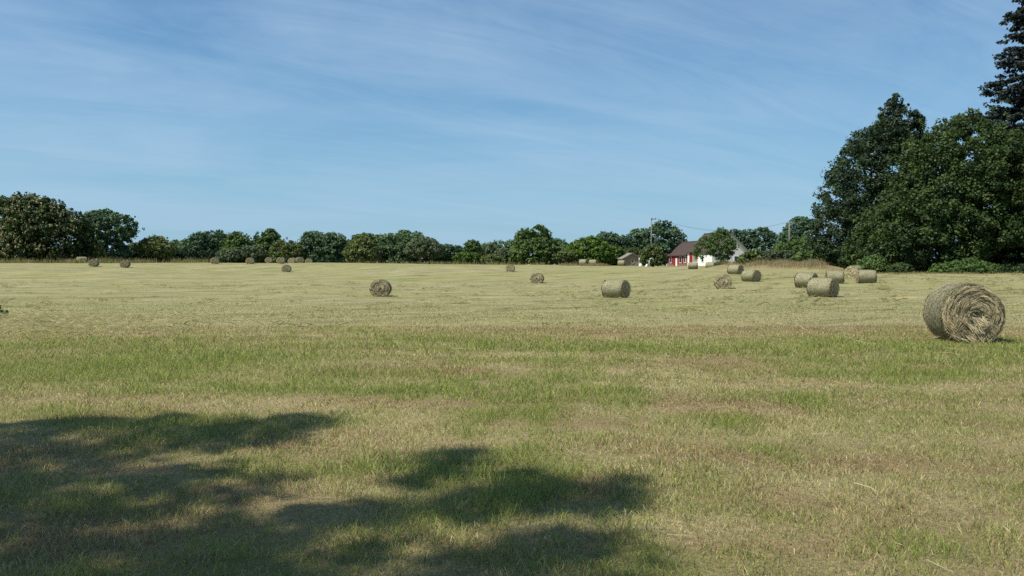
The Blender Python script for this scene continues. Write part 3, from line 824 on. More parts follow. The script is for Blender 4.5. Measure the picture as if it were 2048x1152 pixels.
# far-left chestnuts and their neighbours
tree('chestnut_tree', 'yellow-green broad tree cut off by the left picture edge', 'tree', [(-90, 440), (-60, 400), (-20, 388), (8, 393), (30, 408), (50, 425), (58, 460), (50, 500), (40, 522), (-80, 525)], 131, 'chestnut', r0=.85, leaf=.36, n=60, cover=2.6, group=FT, seed=1, blossom=160, trunk=(-15,), rad=.3, base=.6)
tree('chestnut_tree', 'large dark chestnut tree dotted with cream blossoms on the far left', 'tree', [(14, 470), (18, 420), (28, 394), (45, 386), (62, 386), (78, 392), (90, 396), (106, 396), (120, 408), (140, 416), (155, 426), (166, 442), (176, 470), (174, 500), (168, 522), (20, 524)], 128, 'chestnut', r0=.85, leaf=.36, n=62, cover=2.7, group=FT, seed=2, blossom=760, trunk=(95,), rad=.35, base=.26)
tree('ash_tree', 'open-crowned dark tree with sky showing through its right side', 'tree', [(158, 470), (164, 430), (178, 424), (196, 420), (214, 417), (228, 424), (244, 432), (258, 430), (268, 446), (269, 462), (262, 478), (252, 490), (262, 506), (262, 522), (162, 523)], 137, 'far', r0=.62, leaf=.36, n=44, cover=2.0, group=FT, seed=3, trunk=(213,), holes=[(232, 462, 4), (246, 470, 4), (222, 450, 3), (252, 458, 3)])
tree('leaning_shrub', 'small yellow-green shrub leaning before the open-crowned dark tree', 'shrub', blob(176, 208, 484, 516, .6), 131, 'olive', r0=.45, leaf=.28, n=36, cover=2.0, group=FT, seed=4, trunk=(186,), rad=.08)
tree('hedge_bush', 'low dark bush between the open-crowned tree and the round apple tree', 'bush', blob(250, 300, 484, 527), 150, 'far', r0=.7, leaf=.36, n=44, group=FT, seed=5)
tree('hedge_bush', 'low dark bush right behind the apple tree trunk', 'bush', blob(292, 356, 500, 529), 152, 'far', r0=.6, leaf=.34, n=44, group=FT, seed=60, base=.15)
tree('apple_tree', 'round olive apple tree with pale short trunk near the far left trees', 'tree', [(274, 505), (280, 488), (292, 476), (308, 471), (325, 474), (340, 484), (352, 496), (350, 510), (330, 514), (300, 513)], 146, 'olive', r0=.6, leaf=.32, n=46, cover=2.6, group=FT, seed=6, trunk=(308,), bark=BARK_PALE, rad=.2, base=.42)
tree('thicket_tree', 'sloping dark blue-green thicket right of the apple tree', 'tree', [(338, 500), (350, 490), (366, 482), (385, 468), (398, 464), (412, 464), (418, 500), (415, 526), (340, 527)], 156, 'far', r0=.75, leaf=.36, n=46, group=FT, seed=7)
tree('thicket_tree', 'dark tall rounded tree in the middle of the left thicket', 'tree', [(395, 500), (402, 468), (416, 462), (434, 459), (450, 463), (458, 490), (456, 526), (398, 527)], 158, 'far', r0=.75, leaf=.36, n=46, group=FT, seed=8)
tree('maple_tree', 'mid-green round tree closing the left thicket', 'tree', [(446, 500), (452, 474), (464, 464), (480, 462), (494, 468), (504, 482), (506, 526), (448, 527)], 152, 'green', r0=.7, leaf=.34, n=46, group=FT, seed=9)
tree('willow_bush', 'low grey-green bush in front of the left thicket', 'bush', blob(432, 486, 496, 526), 147, 'grey', r0=.55, leaf=.3, n=40, group=FT, seed=10, base=.3)
tree('willow_bush', 'grey-green bush between the crest bales and the lobed tree', 'bush', blob(480, 536, 490, 526), 148, 'grey', r0=.55, leaf=.3, n=40, group=FT, seed=11, base=.3)
tree('small_conifer', 'narrow pointed dark conifer tip beside the lobed tree', 'tree', [(502, 500), (508, 476), (515, 462), (520, 476), (526, 500), (522, 526), (504, 526)], 158, 'far', r0=.5, leaf=.32, n=40, group=FT, seed=12)
tree('lobed_tree', 'green tree with a knob-like top left of the dark twin trees', 'tree', [(510, 500), (518, 480), (524, 466), (532, 457), (544, 457), (554, 465), (561, 476), (566, 500), (560, 526), (512, 526)], 154, 'green', r0=.62, leaf=.34, n=48, group=FT, seed=13)
tree('field_maple', 'olive bush with ragged top just left of the dark twin trees', 'bush', [(540, 500), (556, 482), (572, 474), (584, 482), (596, 486), (608, 498), (610, 526), (542, 526)], 148, 'olive', r0=.58, leaf=.32, n=44, group=FT, seed=14, base=.32)
tree('twin_oak', 'very dark dense oak, left half of the twin trees', 'tree', [(598, 500), (601, 475), (610, 464), (624, 461), (638, 463), (650, 468), (656, 495), (654, 526), (602, 526)], 150, 'far', r0=.68, leaf=.35, n=50, group=FT, seed=15, base=.55)
tree('twin_oak', 'dense dark green oak, right half of the twin trees', 'tree', [(642, 500), (646, 472), (656, 465), (668, 464), (682, 468), (692, 478), (698, 500), (694, 526), (644, 526)], 150, 'far', r0=.68, leaf=.35, n=50, group=FT, seed=16)
tree('hawthorn', 'round olive yellow bush right of the dark twin trees', 'bush', [(686, 505), (694, 488), (706, 476), (718, 471), (734, 473), (746, 482), (756, 498), (756, 520), (742, 526), (698, 526)], 146, 'olive', r0=.58, leaf=.32, n=48, group=FT, seed=17, base=.5)
tree('oak_tree', 'dark oak peeping above and behind the round olive yellow bush', 'tree', [(698, 500), (706, 470), (722, 466), (742, 468), (772, 470), (776, 500), (774, 526), (702, 526)], 158, 'green', r0=.7, leaf=.36, n=44, group=FT, seed=18, base=.3)
tree('oak_tree', 'tall dark oak with knobbly top behind the pale-trunked tree', 'tree', [(756, 500), (764, 472), (780, 466), (796, 465), (806, 460), (816, 460), (824, 466), (836, 462), (846, 470), (862, 490), (862, 526), (758, 526)], 156, 'far', r0=.72, leaf=.36, n=50, group=FT, seed=19, base=.62)
tree('pale_trunk_tree', 'rounded dull olive tree with pale trunk near the middle', 'tree', [(808, 505), (814, 488), (826, 477), (842, 473), (858, 474), (872, 480), (884, 490), (888, 508), (876, 516), (850, 512), (824, 515)], 147, 'grey', r0=.6, leaf=.32, n=46, cover=2.5, group=FT, seed=20, trunk=(840,), bark=BARK_PALE, rad=.2, base=.36)
tree('hazel_bush', 'low dark green bush right of the pale-trunked tree', 'bush', [(864, 505), (872, 490), (890, 488), (906, 490), (922, 492), (930, 505), (928, 527), (866, 527)], 151, 'far', r0=.6, leaf=.33, n=44, group=FT, seed=21)
tree('young_ash', 'slim airy light tree with bright sky gaps', 'tree', [(926, 500), (930, 486), (938, 480), (950, 479), (960, 484), (964, 498), (956, 512), (932, 512)], 150, 'green', r0=.42, leaf=.3, n=28, cover=1.5, group=FT, seed=22, trunk=(945,), rad=.09, bark=BARK_PALE)
tree('elder_bush', 'bright green bush at the foot of the slim airy tree', 'bush', blob(904, 966, 503, 529), 146, 'bright', r0=.5, leaf=.3, n=42, group=FT, seed=23, base=.3)
tree('distant_wood_tree', 'dark blue-green far tree showing behind the grey shrubs', 'tree', [(952, 505), (960, 488), (978, 486), (990, 482), (1010, 484), (1020, 479), (1034, 482), (1044, 500), (1044, 528), (954, 528)], 215, 'far', r0=1.0, leaf=.5, n=44, group=FT, seed=24, base=.6)
tree('sallow_bush', 'pinkish grey round shrub in front of the far wood', 'bush', blob(958, 1002, 486, 530), 153, 'grey', r0=.55, leaf=.3, n=44, group=FT, seed=25, base=.62)
tree('sallow_bush', 'smaller grey-green round shrub touching the walnut tree', 'bush', blob(988, 1030, 496, 530), 150, 'grey', r0=.5, leaf=.3, n=44, group=FT, seed=26, base=.4)
tree('weed_bush', 'brown-green low scrub below the pinkish grey shrub', 'bush', blob(958, 1010, 508, 532), 145, 'olive', r0=.42, leaf=.26, n=38, group=FT, seed=27, base=.45)
tree('walnut_tree', 'broad walnut tree, tallest in the middle of the far edge', 'tree', [(1014, 515), (1020, 498), (1030, 478), (1036, 462), (1048, 456), (1062, 458), (1072, 450), (1084, 449), (1094, 458), (1102, 468), (1108, 480), (1124, 492), (1130, 510), (1120, 528), (1024, 528)], 149, 'green', r0=.7, leaf=.38, n=50, cover=2.3, group=FT, seed=28, trunk=(1070,), rad=.28, bark=BARK_PALE)
tree('distant_wood_tree', 'dark far tree filling the gap between walnut tree and bright bush', 'tree', [(1092, 500), (1100, 482), (1114, 477), (1128, 479), (1138, 490), (1140, 528), (1094, 528)], 200, 'far', r0=.9, leaf=.46, n=44, group=FT, seed=29, base=.6)
tree('scrub_bush', 'brownish olive scrub between walnut tree and bright green bush', 'bush', blob(1104, 1168, 498, 531), 146, 'olive', r0=.5, leaf=.3, n=42, group=FT, seed=30, base=.34)
tree('laurel_bush', 'large bright green rounded bush left of the stone hut', 'bush', [(1122, 505), (1134, 490), (1150, 480), (1166, 474), (1184, 471), (1200, 478), (1216, 488), (1226, 504), (1226, 528), (1128, 528)], 148, 'bright', r0=.62, leaf=.34, n=52, cover=2.6, group=FT, seed=31, base=.42, flat=.65)
tree('laurel_bush', 'smaller bright green bush next to the stone hut', 'bush', blob(1204, 1250, 490, 530), 150, 'bright', r0=.55, leaf=.32, n=46, group=FT, seed=32, base=.3)
tree('far_oak', 'dark rounded oak behind the bright green bush', 'tree', [(1186, 500), (1192, 474), (1204, 464), (1222, 464), (1240, 472), (1256, 476), (1262, 500), (1258, 528), (1188, 528)], 178, 'far', r0=.8, leaf=.42, n=46, group=FT, seed=33, base=.35)
tree('far_oak', 'tall dark oak behind the utility pole left of the house', 'tree', [(1250, 500), (1254, 470), (1266, 457), (1284, 458), (1298, 456), (1308, 446), (1320, 440), (1334, 442), (1346, 452), (1360, 460), (1370, 472), (1372, 500), (1366, 528), (1252, 528)], 182, 'far', r0=.85, leaf=.44, n=48, cover=2.2, group=FT, seed=34, base=.35, rad=.35)
tree('round_bush', 'round dull green bush at the foot of the pole left of the house', 'bush', [(1280, 515), (1284, 500), (1294, 490), (1308, 488), (1320, 494), (1330, 508), (1332, 528), (1282, 530)], 142, 'olive', r0=.5, leaf=.28, n=48, cover=2.8, group=FT, seed=35, base=.2)
tree('garden_bush', 'brownish bush above the roof of the stone hut', 'bush', blob(1246, 1290, 494, 524), 170, 'olive', r0=.5, leaf=.3, n=40, group=FT, seed=36, base=.25)
HT = 'trees around the house'
tree('fruit_tree', 'leafy tree standing right in front of the white house', 'tree', [(1386, 508), (1391, 490), (1402, 476), (1418, 468), (1430, 461), (1442, 455), (1453, 461), (1464, 474), (1474, 490), (1471, 502), (1460, 520), (1446, 524), (1432, 518), (1424, 509), (1412, 510), (1396, 520)], 143, 'green', r0=.45, leaf=.26, n=34, cover=1.5, group=HT, seed=37, trunk=(1441,), rad=.16, base=.3)
tree('far_oak', 'dark gappy oak directly behind the right gable of the house', 'tree', [(1452, 500), (1455, 464), (1466, 455), (1478, 460), (1490, 470), (1496, 500), (1492, 525), (1454, 525)], 190, 'far', r0=.72, leaf=.44, n=36, cover=1.7, group=HT, seed=38, base=.3)
tree('far_oak', 'dark rounded oak with sky gaps at its foot, right of the gable', 'tree', [(1480, 490), (1484, 464), (1496, 457), (1512, 460), (1520, 454), (1534, 458), (1544, 466), (1556, 470), (1562, 500), (1556, 520), (1486, 522)], 190, 'far', r0=.72, leaf=.44, n=38, cover=1.8, group=HT, seed=39, base=.3, holes=[(1512, 496, 4), (1532, 494, 4), (1495, 486, 3)])
tree('ash_tree', 'tall airy tree behind the right-hand utility pole', 'tree', [(1550, 500), (1556, 472), (1570, 456), (1580, 442), (1594, 434), (1610, 432), (1624, 440), (1636, 452), (1640, 500), (1630, 522), (1556, 522)], 160, 'far', r0=.68, leaf=.4, n=38, cover=1.9, group=HT, seed=40, base=.45)
tree('hazel_bush', 'mid-green bush in front of the right-hand utility pole', 'bush', [(1540, 515), (1546, 496), (1560, 484), (1576, 482), (1594, 478), (1610, 476), (1624, 486), (1634, 505), (1634, 530), (1546, 528)], 128, 'green', r0=.55, leaf=.3, n=44, group=HT, seed=41, base=.4)
BT = 'tall trees at the right of the field'
tree('tall_oak', 'huge dark oak with pointed airy top beside the field', 'tree', [(1628, 520), (1624, 488), (1630, 455), (1634, 420), (1640, 395), (1652, 370), (1662, 338), (1680, 315), (1700, 285), (1716, 262), (1738, 250), (1760, 244), (1790, 238), (1815, 250), (1834, 258), (1838, 290), (1850, 330), (1860, 400), (1850, 470), (1800, 530), (1690, 532), (1660, 524)], 108, 'oak', r0=.95, leaf=.27, n=105, cover=2.7, group=BT, seed=42, trunk=(1740,), rad=.55, maxd=8, base=.5, tone=.25, holes=[(1806, 345, 9), (1822, 300, 7), (1828, 268, 5), (1796, 262, 5), (1774, 240, 4)], extra=[(1740, 262), (1756, 236), (1768, 214), (1780, 198), (1790, 186), (1800, 198), (1812, 216), (1822, 226), (1836, 226), (1846, 250), (1842, 290), (1760, 290)])
tree('lime_tree', 'huge broad green tree with low sweeping branches', 'tree', [(1690, 525), (1694, 505), (1704, 488), (1716, 462), (1736, 446), (1748, 418), (1776, 404), (1792, 380), (1808, 340), (1812, 306), (1830, 284), (1846, 266), (1866, 266), (1880, 248), (1902, 246), (1908, 230), (1934, 221), (1958, 234), (1974, 246), (1990, 262), (2014, 268), (2040, 290), (2080, 315), (2110, 350), (2130, 420), (2110, 500), (2060, 500), (1990, 490), (1975, 530), (1900, 540), (1780, 542), (1710, 538)], 96, 'lime', r0=.85, leaf=.27, n=105, cover=3.0, group=BT, seed=43, trunk=(1925,), rad=.6, maxd=7, base=.5, tone=.27)
tree('copper_beech', 'sliver of reddish copper-leaved tree at the right picture edge', 'tree', [(2034, 330), (2038, 312), (2050, 305), (2090, 320), (2100, 420), (2080, 500), (2050, 480), (2040, 400)], 88.5, 'copper', r0=.7, leaf=.3, n=40, cover=1.5, group=BT, seed=44, trunk=(2085,), depth=.3) if False else None
BR = 'bushes at the foot of the tall trees'
tree('bramble_bush', 'leafy green bramble at the left foot of the broad tree', 'bush', [(1712, 540), (1718, 522), (1732, 514), (1748, 510), (1764, 516), (1774, 528), (1780, 545), (1716, 547)], 90, 'green', r0=.38, leaf=.2, n=50, cover=2.6, group=BR, seed=45, base=.5, rad=.05)
tree('bramble_bush', 'small mid-green bramble between the two larger ones', 'bush', [(1768, 542), (1776, 530), (1794, 526), (1812, 528), (1822, 538), (1818, 546), (1772, 547)], 89, 'lime', r0=.32, leaf=.2, n=46, group=BR, seed=46, base=.6, rad=.05)
tree('bramble_bush', 'long green bramble under the right half of the broad tree', 'bush', [(1866, 542), (1874, 528), (1896, 522), (1918, 518), (1946, 514), (1966, 524), (1984, 532), (1990, 546), (1870, 548)], 88, 'green', r0=.38, leaf=.2, n=50, cover=2.6, group=BR, seed=47, base=.42, rad=.05)
tree('bramble_bush', 'dark bramble at the right picture edge under the trees', 'bush', [(1980, 544), (1990, 530), (2030, 526), (2070, 528), (2090, 546), (1984, 548)], 89, 'lime', r0=.38, leaf=.2, n=46, group=BR, seed=48, base=.3, rad=.05)
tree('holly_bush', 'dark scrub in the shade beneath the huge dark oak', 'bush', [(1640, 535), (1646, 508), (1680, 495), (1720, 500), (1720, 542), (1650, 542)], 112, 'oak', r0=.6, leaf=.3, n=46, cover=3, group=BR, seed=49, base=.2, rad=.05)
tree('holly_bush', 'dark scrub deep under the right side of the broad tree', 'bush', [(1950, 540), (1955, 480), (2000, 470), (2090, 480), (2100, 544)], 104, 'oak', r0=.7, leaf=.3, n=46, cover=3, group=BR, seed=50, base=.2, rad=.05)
BK = 'bushes on top of the dry bank'
tree('bank_bush', 'low olive bush on the left end of the dry bank by the gable', 'bush', [(1470, 526), (1478, 513), (1490, 505), (1504, 499), (1518, 499), (1530, 506), (1532, 526)], 115, 'olive', r0=.4, leaf=.25, n=44, group=BK, seed=51, base=.4, rad=.05)
tree('bank_bush', 'flat green bush in the middle of the dry bank top', 'bush', [(1512, 522), (1520, 503), (1545, 499), (1575, 501), (1592, 509), (1590, 522)], 114, 'grey', r0=.4, leaf=.25, n=44, group=BK, seed=52, base=.15, rad=.05)
tree('bank_bush', 'green bush on the right end of the dry bank against the oak', 'bush', [(1580, 520), (1590, 506), (1615, 500), (1640, 506), (1656, 518), (1664, 534), (1610, 536)], 109, 'green', r0=.4, leaf=.25, n=46, group=BK, seed=53, base=.4, rad=.05)
tree('bank_bush', 'small brown-green tuft left of the tan bale before the bank', 'bush', [(1428, 534), (1432, 524), (1446, 520), (1458, 524), (1462, 536)], 124, 'olive', r0=.3, leaf=.2, n=40, group=BK, seed=54, base=.35, rad=.04)
tree('weed_clump', 'dark leafy weed clump at the left picture edge in mid field', 'weeds', [(-40, 640), (-30, 618), (-12, 611), (2, 619), (9, 632), (14, 643)], 26.3, 'olive', r0=.16, leaf=.09, n=60, cover=3, seed=55, rad=.015, base=.3)

# very tall dark conifer at the right edge
def conifer():
    r = np.random.default_rng(77)
    y = 104; bx = pix(2082, 500, y).x; bz = gz(bx, y)
    root = empty('fir_tree', (bx, y, bz)); tag(root, 'towering black-green fir rising out of the picture at the right edge', 'tree', BT)
    H = 45.0
    C, RR = [], []
    mb = MB(); mb.tube([(0, 0, -.2), (0, 0, H * .5), (.1, 0, H * .97)], [.6, .38, .06], 8)
    z = 5.0
    while z < H - .6:
        f = 1 - z / H
        L0 = 1.0 + 11.2 * f ** .9
        for k in range(int(11 + 8 * f)):
            a = r.uniform(0, 2 * math.pi); L = min(L0, 8.0) * r.uniform(.62, 1.1); zz0 = z + r.uniform(-.4, .4)
            dx_, dy_ = math.cos(a), math.sin(a)
            nb = max(3, int(L / .45))
            tip = (dx_ * L, dy_ * L, zz0 - L * .16)
            mb.tube([(0, 0, zz0), (dx_ * L * .55, dy_ * L * .55, zz0 - L * .12), tip], [.09, .05, .015], 4)
            for j in range(nb):
                s = (j + .7 + r.random() * .5) / (nb + .4)
                sp = .55 * (1 - s * .5)
                C.append((dx_ * L * s + r.normal(0, sp * .5), dy_ * L * s + r.normal(0, sp * .5), zz0 - L * (.22 * s - .07 * s * s) + r.normal(0, .24)))
                RR.append(.62 * r.uniform(.7, 1.3))
        z += .95 + .5 * r.random()
    V, q, t = leaf_quads(np.array(C), np.array(RR), 28, .36, r, up=.5, flat=.42, tone=.12)
    build('crown', V, [q], LM['fir'], root, {'tint': t})
    mb.build('trunk', BARK, root, True)
    print('fir leaves', len(q))
conifer()

for u0, u1, vt, y, mt, lab in [
    (262, 330, 492, 176, 'far', 'low dark far tree showing over the olive apple tree'),
    (330, 420, 478, 180, 'far', 'blue-green far tree behind the sloping thicket'),
    (420, 520, 474, 182, 'far', 'far tree rising behind the maple and the conifer tip'),
    (548, 616, 486, 178, 'far', 'far tree in the dip between the lobed tree and the dark twin trees'),
    (670, 740, 478, 178, 'far', 'far tree behind the gap right of the dark twin trees'),
    (740, 830, 474, 180, 'green', 'mid-green far tree between the olive yellow bush and the knobbly oak'),
    (850, 915, 488, 178, 'far', 'low far tree behind the shoulder of the pale-trunked tree'),
    (905, 965, 494, 176, 'far', 'lowest far tree, under the airy light tree with sky gaps'),
    (1112, 1170, 486, 178, 'green', 'far tree just left behind the bright green rounded bush'),
    (1236, 1300, 478, 188, 'far', 'far tree left behind the utility pole and hut'),
    (1340, 1412, 484, 196, 'far', 'far tree behind the chimney and low roof of the house')]:
    tree('hedgerow_tree', lab, 'tree', blob(u0, u1, vt, 528, .5, 2.6, .14, 5), y, mt, r0=.8, leaf=.4, n=44, cover=2.2, group=FT, seed=int(u0) + 70, base=.35)
# low dark undergrowth closing the foot of the tree rows
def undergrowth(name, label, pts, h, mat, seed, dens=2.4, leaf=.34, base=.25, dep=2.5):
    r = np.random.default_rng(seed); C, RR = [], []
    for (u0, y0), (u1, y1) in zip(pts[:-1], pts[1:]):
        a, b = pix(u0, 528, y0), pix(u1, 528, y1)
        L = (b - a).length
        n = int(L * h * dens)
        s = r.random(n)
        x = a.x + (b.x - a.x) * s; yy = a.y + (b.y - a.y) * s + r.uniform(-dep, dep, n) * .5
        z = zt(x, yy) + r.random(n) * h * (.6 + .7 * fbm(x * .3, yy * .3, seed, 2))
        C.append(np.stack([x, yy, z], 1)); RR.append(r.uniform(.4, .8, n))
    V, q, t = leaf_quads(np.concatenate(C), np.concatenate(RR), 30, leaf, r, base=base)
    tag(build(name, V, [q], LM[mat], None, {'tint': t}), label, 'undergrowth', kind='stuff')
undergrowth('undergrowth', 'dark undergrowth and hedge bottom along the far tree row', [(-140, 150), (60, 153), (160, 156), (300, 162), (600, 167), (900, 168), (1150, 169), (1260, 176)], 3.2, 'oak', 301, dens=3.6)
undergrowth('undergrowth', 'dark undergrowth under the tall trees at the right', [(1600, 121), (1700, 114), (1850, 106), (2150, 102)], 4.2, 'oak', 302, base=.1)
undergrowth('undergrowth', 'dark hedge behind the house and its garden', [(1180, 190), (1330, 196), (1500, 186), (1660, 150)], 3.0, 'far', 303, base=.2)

# tall dry grass fringes
def fringe(name, label, n, pts, L, W, pal, spread, seed):
    global rng
    rng = np.random.default_rng(seed)
    X, Y = [], []
    for (u0, y0), (u1, y1) in zip(pts[:-1], pts[1:]):
        a, b = pix(u0, 528, y0), pix(u1, 528, y1)
        m = int(n * (b - a).length); s = rng.random(m)
        X.append(a.x + (b.x - a.x) * s + rng.normal(0, .3, m)); Y.append(a.y + (b.y - a.y) * s + rng.normal(0, spread, m))
    x, y = np.concatenate(X), np.concatenate(Y)
    keep = rng.random(len(x)) < .15 + .95 * smooth(.35, .6, fbm(x * .35, y * .5, seed, 3))
    x, y = x[keep], y[keep]
    c = np.array(pal)[rng.integers(0, len(pal), len(x))] * rng.uniform(.75, 1.2, (len(x), 1))
    hh = L * (.55 + .9 * fbm(x * .5, y * .7, seed + 3, 3))
    v, q, t, cc = blades(x, y, hh, W, lean=(.1, .8), flat_share=.08, c=c)
    tag(build(name, v, [q, t], grass_mat, attrs={'col': cc}), label, 'tall grass', kind='stuff')
TAN = [(.40, .30, .16), (.33, .26, .13), (.26, .22, .09), (.45, .35, .2)]
OLV = [(.28, .25, .10), (.22, .21, .075), (.36, .30, .15), (.15, .17, .055)]
PNK = [(.46, .36, .22), (.42, .335, .19), (.37, .32, .16), (.50, .42, .26), (.26, .27, .11)]
fringe('tall_grass', 'dry tall grass fringe along the far left field edge', 90, [(-120, 133), (160, 135), (300, 142), (420, 144)], .85, .05, OLV, 1.0, 401)
fringe('tall_grass', 'dry weeds on the crest near the middle of the far edge', 60, [(690, 144), (790, 144), (900, 144), (1020, 142), (1090, 143)], .55, .05, OLV, .7, 402)
fringe('tall_grass', 'reddish dry weeds below the bright green bush', 130, [(1120, 139), (1215, 140)], .5, .05, TAN, .8, 403)
fringe('bank_grass', 'tall tan and pinkish dry grass covering the bank right of the house', 900, [(1455, 115), (1520, 113), (1580, 109), (1645, 105)], 0.66, .03, PNK, 2.2, 404)
fringe('bank_grass', 'olive rank grass along the back of the dry bank', 240, [(1470, 118), (1530, 116), (1600, 112), (1660, 108)], .5, .05, OLV, 1.2, 405)
fringe('tall_grass', 'rough grass along the foot of the tall trees', 120, [(1690, 90), (1780, 86), (1900, 84), (2120, 84)], .28, .03, OLV, .8, 406)

# ------------------------------------------------------------------ house
def brick_mat():
    m, nt, ns, ln = newmat('red_brick')
    tc = ns.new('ShaderNodeTexCoord'); mp = ns.new('ShaderNodeMapping'); mp.inputs['Rotation'].default_value = (R(90), 0, 0)
    ln.new(tc.outputs['Object'], mp.inputs['Vector'])
    b = N(ns, 'ShaderNodeTexBrick', Scale=4.0); b.inputs['Color1'].default_value = (.24, .075, .055, 1); b.inputs['Color2'].default_value = (.17, .06, .045, 1); b.inputs['Mortar'].default_value = (.3, .24, .2, 1)
    ln.new(mp.outputs[0], b.inputs['Vector'])
    p = N(ns, 'ShaderNodeBsdfPrincipled', Roughness=.85); ln.new(b.outputs['Color'], p.inputs['Base Color'])
    out = ns.new('ShaderNodeOutputMaterial'); ln.new(p.outputs[0], out.inputs[0])
    return m
M_BRICK = brick_mat()
M_WHITE = plain('white_render', (.78, .77, .73), .8, .08, 2, .2)
M_RED = plain('red_paint', (.27, .024, .032), .5, .15, 4)
M_ROOF = plain('old_tiles', (.060, .043, .036), .85, .45, 3.0, .5, stretch=(1, 1, 3))
M_STONE = plain('field_stone', (.27, .225, .165), .9, .4, 5, .7)
M_GLASS = plain('window_glass', (.03, .035, .04), .1, .1, 2, spec=.6)
M_CHIM = plain('pale_brick', (.36, .30, .26), .9, .25, 6, .4)
M_DARK = plain('dark_timber', (.05, .04, .035), .8, .3, 6)
M_PAINT = plain('white_paint', (.8, .8, .77), .5, .05, 3)
hx, hy = pix(1424, 528, 157).x, 157.0
house = empty('farmhouse', (hx, hy, 1.16), R(-77.5))
tag(house, 'long low white and red farmhouse with old brown tiled roof', 'house')
GW, WW = 7.3, 6.2          # widths of main block and wing
ML, LL = 11.0, 22.0        # main block 0..-11, wing -11..-22
EM, RM, EW, RW = 3.0, 6.4, 2.35, 4.95
mb = MB(); mb.prism([(0, -.4), (GW, -.4), (GW, EM), (GW / 2, RM), (0, EM)], -ML, 0); mb.build('main_wall', M_WHITE, house)
mb = MB(); mb.prism([(.02, -.4), (WW, -.4), (WW, EW), (WW / 2, RW), (.02, EW)], -LL, -ML - .004); mb.build('wing_wall', M_BRICK, house)
def roof(e, r_, wd, x0, x1, name, ov=.35):
    th = .16; sl = (r_ - e) / (wd / 2)
    mb = MB()
    y0 = -ov; z0 = e - ov * sl
    mb.prism([(y0, z0 + .03), (wd / 2, r_ + .03), (wd / 2, r_ + .03 + th), (y0, z0 + .03 + th)], x0, x1)
    mb.prism([(wd / 2 + .003, r_ + .03), (wd + ov, z0 + .03), (wd + ov, z0 + .03 + th), (wd / 2 + .003, r_ + .03 + th)], x0, x1)
    mb.prism([(wd / 2 - .14, r_ + .16), (wd / 2 + .14, r_ + .16), (wd / 2 + .05, r_ + .28), (wd / 2 - .05, r_ + .28)], x0 - .01, x1 + .01)
    return mb.build(name, M_ROOF, house)
rm = roof(EM, RM, GW, -ML - .1, .3, 'main_roof')
rw = roof(EW, RW, WW, -LL - .25, -ML - .105, 'wing_roof')
mb = MB()   # white barge boards on the gable
for s_ in (0, 1):
    sl = (RM - EM) / (GW / 2)
    ya = -.35 if s_ == 0 else GW + .35
    za = EM - .35 * sl
    mb.prism([(ya, za - .12), (GW / 2, RM - .12), (GW / 2, RM + .02), (ya, za + .02)], .303, .36)
mb.build('barge_board', plain('weathered_board', (.40, .38, .33), .8, .15, 5), house)
mb = MB(); mb.box((-LL + .1, WW / 2 - .45, RW - .9), (-LL + .9, WW / 2 + .45, RW + .75)); mb.box((-LL + .02, WW / 2 - .53, RW + .75), (-LL + .98, WW / 2 + .53, RW + .87)); mb.build('chimney', M_CHIM, rw)
mb = MB(); mb.box((-ML - .9, WW / 2 - .3, RW - .2), (-ML - .35, WW / 2 + .3, RW + .45)); mb.box((-ML - .8, WW / 2 - .2, RW + .45), (-ML - .45, WW / 2 + .2, RW + .8)); mb.build('chimney', M_DARK, rw)
def front_box(name, mat, s0, s1, z0, z1, proud=.06, parent=None):
    mb = MB(); mb.box((-s1, -proud, z0), (-s0, .015, z1)); return mb.build(name, mat, parent or house)
def window(s0, s1, z0, z1, white=True, shutters=True):
    f = front_box('window', M_PAINT, s0 - .12, s1 + .12, z0 - .12, z1 + .12, .05)
    front_box('pane', M_GLASS, s0, s1, z0, z1, .058, f)
    if shutters:
        w_ = (s1 - s0) * .62
        for a, b in ((s0 - .14 - w_, s0 - .14), (s1 + .14, s1 + .14 + w_)):
            front_box('shutter', M_RED, a, b, z0 - .08, z1 + .08, .075, house)
window(13.9, 14.9, .75, 1.85); window(18.9, 19.8, .75, 1.85)
window(11.9, 12.6, .8, 1.9, shutters=False)
d = front_box('door', M_RED, 16.9, 17.9, -.05, 2.0, .055)
front_box('door_frame', M_PAINT, 16.1, 16.85, -.05, 1.75, .05)
front_box('corner_stone', M_PAINT, 20.6, 21.9, -.1, .55, .35)
d = front_box('barn_door', M_RED, 8.55, 10.0, -.05, 2.75, .07)
front_box('stone_panel', M_STONE, 6.3, 8.3, .95, 2.55, .05)
window(3.6, 4.4, .9, 2.0, shutters=False)
mb = MB(); mb.box((-.01, GW * .62, .9), (.05, GW * .62 + .9, 2.0)); gw_ = mb.build('window', M_PAINT, house)
mb = MB(); mb.box((.045, GW * .62 + .1, 1.0), (.06, GW * .62 + .8, 1.9)); mb.build('pane', M_GLASS, gw_)

